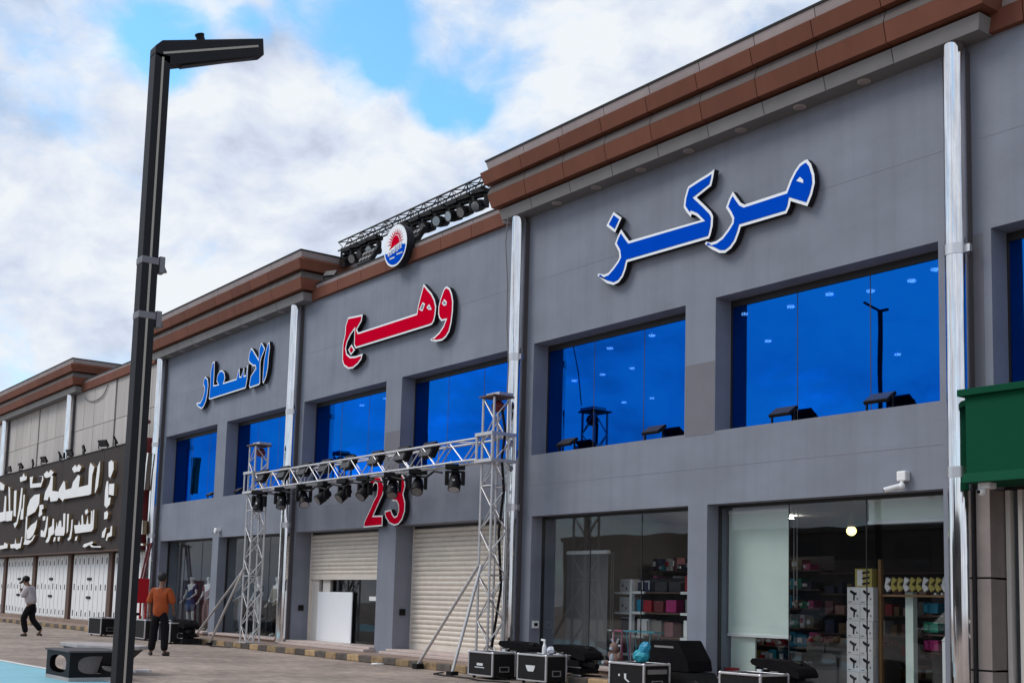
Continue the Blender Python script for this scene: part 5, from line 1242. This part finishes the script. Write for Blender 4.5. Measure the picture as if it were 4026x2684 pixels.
# low counters
for i, (xa, xb) in enumerate(((-13.1, -12.2), (-12.15, -11.75))):
    r = thing('counter', ['grey display counter left of the hair dryer cartons', 'short grey counter end beside the hair dryer cartons'][i], 'counter', ((xa+xb)/2, 1.3, .2))
    q = MB(); q.box(xa, xb, 1.3, 1.8, .2, .62, 'roomwall'); part(q, 'cabinet', r); q = MB(); q.box(xa-.02, xb+.02, 1.27, 1.82, .62, .66, 'blindgrey'); part(q, 'top', r)
r = thing('carton', 'small red carton on the sill under the pale panel', 'box', (-13.64, .36, .26))
q = MB(); q.box(0, .2, 0, .12, 0, .14, 'redpack'); q.build('box_body', r); q = MB(); q.box(.1, .19, -.003, .001, .01, .05, 'print'); q.build('print', r)
# white gondola shelves in the left window of bay A
g = thing('shelf_unit', 'white gondola shelf full of boxes in the shop window beside the middle column', 'shelf', (-16, 1.3, .2))
q = MB(); q.box(-16.82, -16.76, 1.18, 1.26, .2, 1.80, 'white'); part(q, 'upright', g)
q = MB(); q.box(-15.30, -15.24, 1.18, 1.26, .2, 1.70, 'white'); part(q, 'upright', g)
for z in (.44, .76, 1.19, 1.56):
    q = MB(); q.box(-16.75, -15.31, 1.24, 1.62, z, z+.03, 'wood2'); part(q, 'shelf', g)
    for xa, xb in ((-16.755, -16.45), (-15.50, -15.305)):
        q = MB(); q.box(xa, xb, 1.19, 1.24, z-.01, z+.035, 'white'); part(q, 'bracket', g)
    q = MB(); q.box(-17.25, -16.83, 1.19, 1.5, z-.02, z+.02, 'white'); part(q, 'side_shelf', g)
q = MB(); q.box(-16.75, -15.31, 1.63, 1.66, .2, 1.85, 'roomdark'); part(q, 'back_panel', g)
items = [  # name, label, x, z, w, h, material
 ('carton','white and navy framed carton, top left on the white gondola',-16.70,1.595,.15,.20,'navybox'),('carton','white and navy framed carton beside the top left one on the gondola',-16.52,1.595,.15,.20,'navybox'),
 ('carton','dark carton in the middle of the gondola top shelf',-16.25,1.595,.32,.18,'framedark'),('carton','dark carton right of the middle on the gondola top shelf',-15.88,1.595,.30,.17,'framedark'),
 ('carton','red carton at the right end of the gondola top shelf',-15.48,1.60,.17,.28,'redpack'),
 ('carton','cyan carton at the left end of the second gondola shelf',-16.72,1.225,.12,.22,'cyan'),('carton','bright red bag on the second gondola shelf',-16.55,1.225,.22,.21,'redpack'),
 ('carton','dark red bag in the middle of the second gondola shelf',-16.26,1.225,.24,.20,'redside'),('carton','magenta bag on the second gondola shelf',-15.95,1.225,.26,.22,'magenta'),
 ('carton','grey jar box at the right end of the second gondola shelf',-15.46,1.225,.12,.24,'fascia'),
 ('carton','white patterned carton on the left of the third gondola shelf',-16.70,.795,.30,.30,'greybox'),('carton','brown carton in the middle of the third gondola shelf',-16.3,.795,.24,.28,'roomwall'),
 ('carton','rose carton on the third gondola shelf',-15.98,.795,.22,.26,'rose'),('carton','white stacked pots at the right end of the third gondola shelf',-15.50,.795,.14,.30,'white'),
 ('carton','pale carton on the upper side shelf of the gondola',-17.2,1.58,.34,.24,'greybox'),('carton','pale spotted carton on the second side shelf of the gondola',-17.2,1.215,.34,.27,'greybox'),('carton','navy bundle on the third side shelf of the gondola',-17.15,.785,.26,.34,'navybox'),
 ('carton','brown carton on the lowest side shelf of the gondola',-17.2,.465,.34,.24,'rose')]
for nm, lab, x, z, w, h, m in items:
    r = thing(nm, lab, 'box', (x, 1.27, z), 0, 'goods on the white gondola')
    q = MB(); q.box(0, w, 0, .2, 0, h, m); q.build('box_body', r, bevel=.008)
    if m in ('navybox', 'greybox'):
        q = MB(); q.box(.01, w-.01, -.004, .001, h-.03, h-.01, 'print'); q.box(w-.035, w-.012, -.004, .001, .03, h-.03, 'print' if m == 'navybox' else 'black'); q.build('print', r)
        if m == 'greybox':
            q = MB()
            for i in range(5): q.box(.03+.05*i, .055+.05*i, -.004, .001, .04+.05*(i % 3), .09+.05*(i % 3), 'black' if i % 2 else 'print')
            q.build('print', r)
# plush toy and small toy tables
r = thing('plush_toy', 'brown plush toy with pale belly and horns sitting behind the front cases', 'toy', (-16.55, .62, .26)); r.scale = (.8, .8, .8)
q = MB()
q.ball((0, 0, .15), .15, 'plush', 1, .85, 1.1); q.ball((0, -.03, .40), .12, 'plush', 1, .9, 1); q.ball((-.17, -.10, .05), .08, 'plush', 1.3, 1.4, .8); q.ball((.17, -.10, .05), .08, 'plush', 1.3, 1.4, .8); q.ball((-.16, -.02, .22), .06, 'plush', .8, .8, 1.5); q.ball((.16, -.02, .22), .06, 'plush', .8, .8, 1.5)
q.build('body', r, smooth=True)
q = MB(); q.ball((0, -.10, .16), .09, 'whitecloth', .8, .6, 1.2); q.ball((-.18, -.21, .06), .05, 'whitecloth', 1, .4, 1); q.ball((.18, -.21, .06), .05, 'whitecloth', 1, .4, 1); q.ball((0, -.13, .37), .05, 'whitecloth', 1.1, .6, .8); q.build('belly', r, smooth=True)
q = MB(); q.tube((-.05, 0, .49), (-.14, 0, .58), .02, 'whitecloth', 6); q.tube((.05, 0, .49), (.10, 0, .60), .02, 'whitecloth', 6); q.ball((-.13, 0, .44), .04, 'whitecloth', 1.6, .5, .7); q.ball((.13, 0, .44), .04, 'whitecloth', 1.6, .5, .7); q.build('horn', r)
for lab, x, m in (('pale blue little folding table in the shop, left of two', -17.35, 'cyan'), ('pale blue little folding table in the shop, right of two', -17.0, 'blind'), ('pink little folding table in the shop', -16.75, 'pink'), ('teal little folding table in front of the white gondola', -16.2, 'teal')):
    r = thing('small_table', lab, 'table', (x, .95, .2), 0, 'little folding tables in the shop')
    w = .42 if m == 'teal' else .16
    q = MB(); q.box(-w, w, -.12, .12, .66, .685, m); q.build('table_top', r)
    for sx in (-1, 1):
        for sy in (-1, 1):
            q = MB(); q.tube((sx*w*.55, sy*.1, 0), (sx*w*.75, sy*.1, .66), .010, m, 6); q.build('leg', r)
for lab, x, z, m in (('blue toy box beside the plush toy on the window step', -16.15, .26, 'cyan'), ('white toy box beside the teal bag on the window step', -15.85, .26, 'white'), ('small navy toy box right of the plush toy', -16.0, .26, 'navybox')):
    r = thing('carton', lab, 'box', (x, .5+.12*(m == 'navybox'), z), .2)
    q = MB(); q.box(0, .14, 0, .1, 0, .10, m); q.build('box_body', r, bevel=.006); q = MB(); q.box(.02, .12, -.003, .001, .05, .085, 'print'); q.build('print', r)

# ================================================================== across the car park (seen only mirrored in glass and steel)
def far_block(label, x0, x1, y, d, h, nwin, storeys):
    r = thing('far_building', label, 'building', ((x0+x1)/2, y, 0), 0, 'low buildings across the car park')
    q = MB(); q.box(x0, x1, y-d, y, 0, h, 'farwall'); part(q, 'wall', r)
    q = MB(); q.box(x0-.2, x1+.2, y-d-.2, y+.2, h, h+.4, 'roof'); part(q, 'roof', r)
    for s in range(storeys):
        for k in range(nwin):
            a = x0 + (x1-x0)*(k+.2)/nwin; c = x0 + (x1-x0)*(k+.8)/nwin; z = 1 + s*h/storeys
            q = MB(); q.box(a, c, y+.002, y+.05, z, z+h/storeys*.55, 'carglass'); part(q, 'window', r)
far_block('long low dark building mirrored in the shop glass, nearest to the left', -95, -52, -62, 12, 7.5, 9, 2)
far_block('taller dark building mirrored in the shop glass, middle of three', -50, -30, -66, 12, 10.5, 6, 3)
far_block('low dark building mirrored in the shop glass, nearest to the right', -28, 30, -60, 12, 7, 12, 2)
def car(label, loc, rz, m):
    r = thing('parked_car', label, 'car', loc, rz, 'cars parked across the car park')
    lo = [(-2.2,.35),(-2.25,.7),(-2.1,.92),(-1.3,1.0),(1.2,.98),(2.05,.82),(2.2,.6),(2.18,.35)]
    q = MB(); q.prism_y(lo, -.88, .88, m); q.build('body', r, bevel=.06)
    q = MB(); q.prism_y([(-1.75,.98),(-1.15,1.42),(.35,1.45),(1.15,.99)], -.76, .76, 'carglass'); q.build('glasshouse', r, bevel=.05)
    q = MB(); q.prism_y([(-1.2,1.41),(-1.1,1.47),(.3,1.49),(.42,1.43)], -.72, .72, m); q.build('roof', r, bevel=.03)
    for x in (-1.35, 1.35):
        for y in (-.80, .80):
            w = MB(); w.tube((x, y-.1, .32), (x, y+.1, .32), .32, 'tire', 20); ww = w.build('wheel', r, smooth=True)
            w = MB(); w.tube((x, y-.11, .32), (x, y+.11, .32), .19, 'casealu', 14); w.build('rim', ww)
    for y in (-.6, .6):
        w = MB(); w.box(2.14, 2.22, y-.16, y+.16, .62, .76, 'lens'); w.build('headlight', r)
    return r
c0 = car('white saloon car across the car park, mirrored in the pale blind', (-22, -24, 0), R(95), 'carwhite')
for i, (x, y, a, m) in enumerate(((-25.2,-24.3,92,'dark saloon car beside the white one across the car park'),(-18.8,-24,97,'dark saloon car right of the white one across the car park'),(-31.5,-24.2,93,'dark saloon car far left across the car park'),(-12.4,-25,90,'dark saloon car at the right end across the car park'))):
    d = dup(c0, (x, y, 0), R(a), m)
dk = bpy.data.objects
for o in list(COL.objects):
    if o.parent is not None and o.parent.get('category') == 'car' and o.parent is not c0 and o.name.split('.')[0] in ('body', 'roof'):
        o.data = o.data.copy(); o.data.materials.clear(); o.data.materials.append(M['carred'])
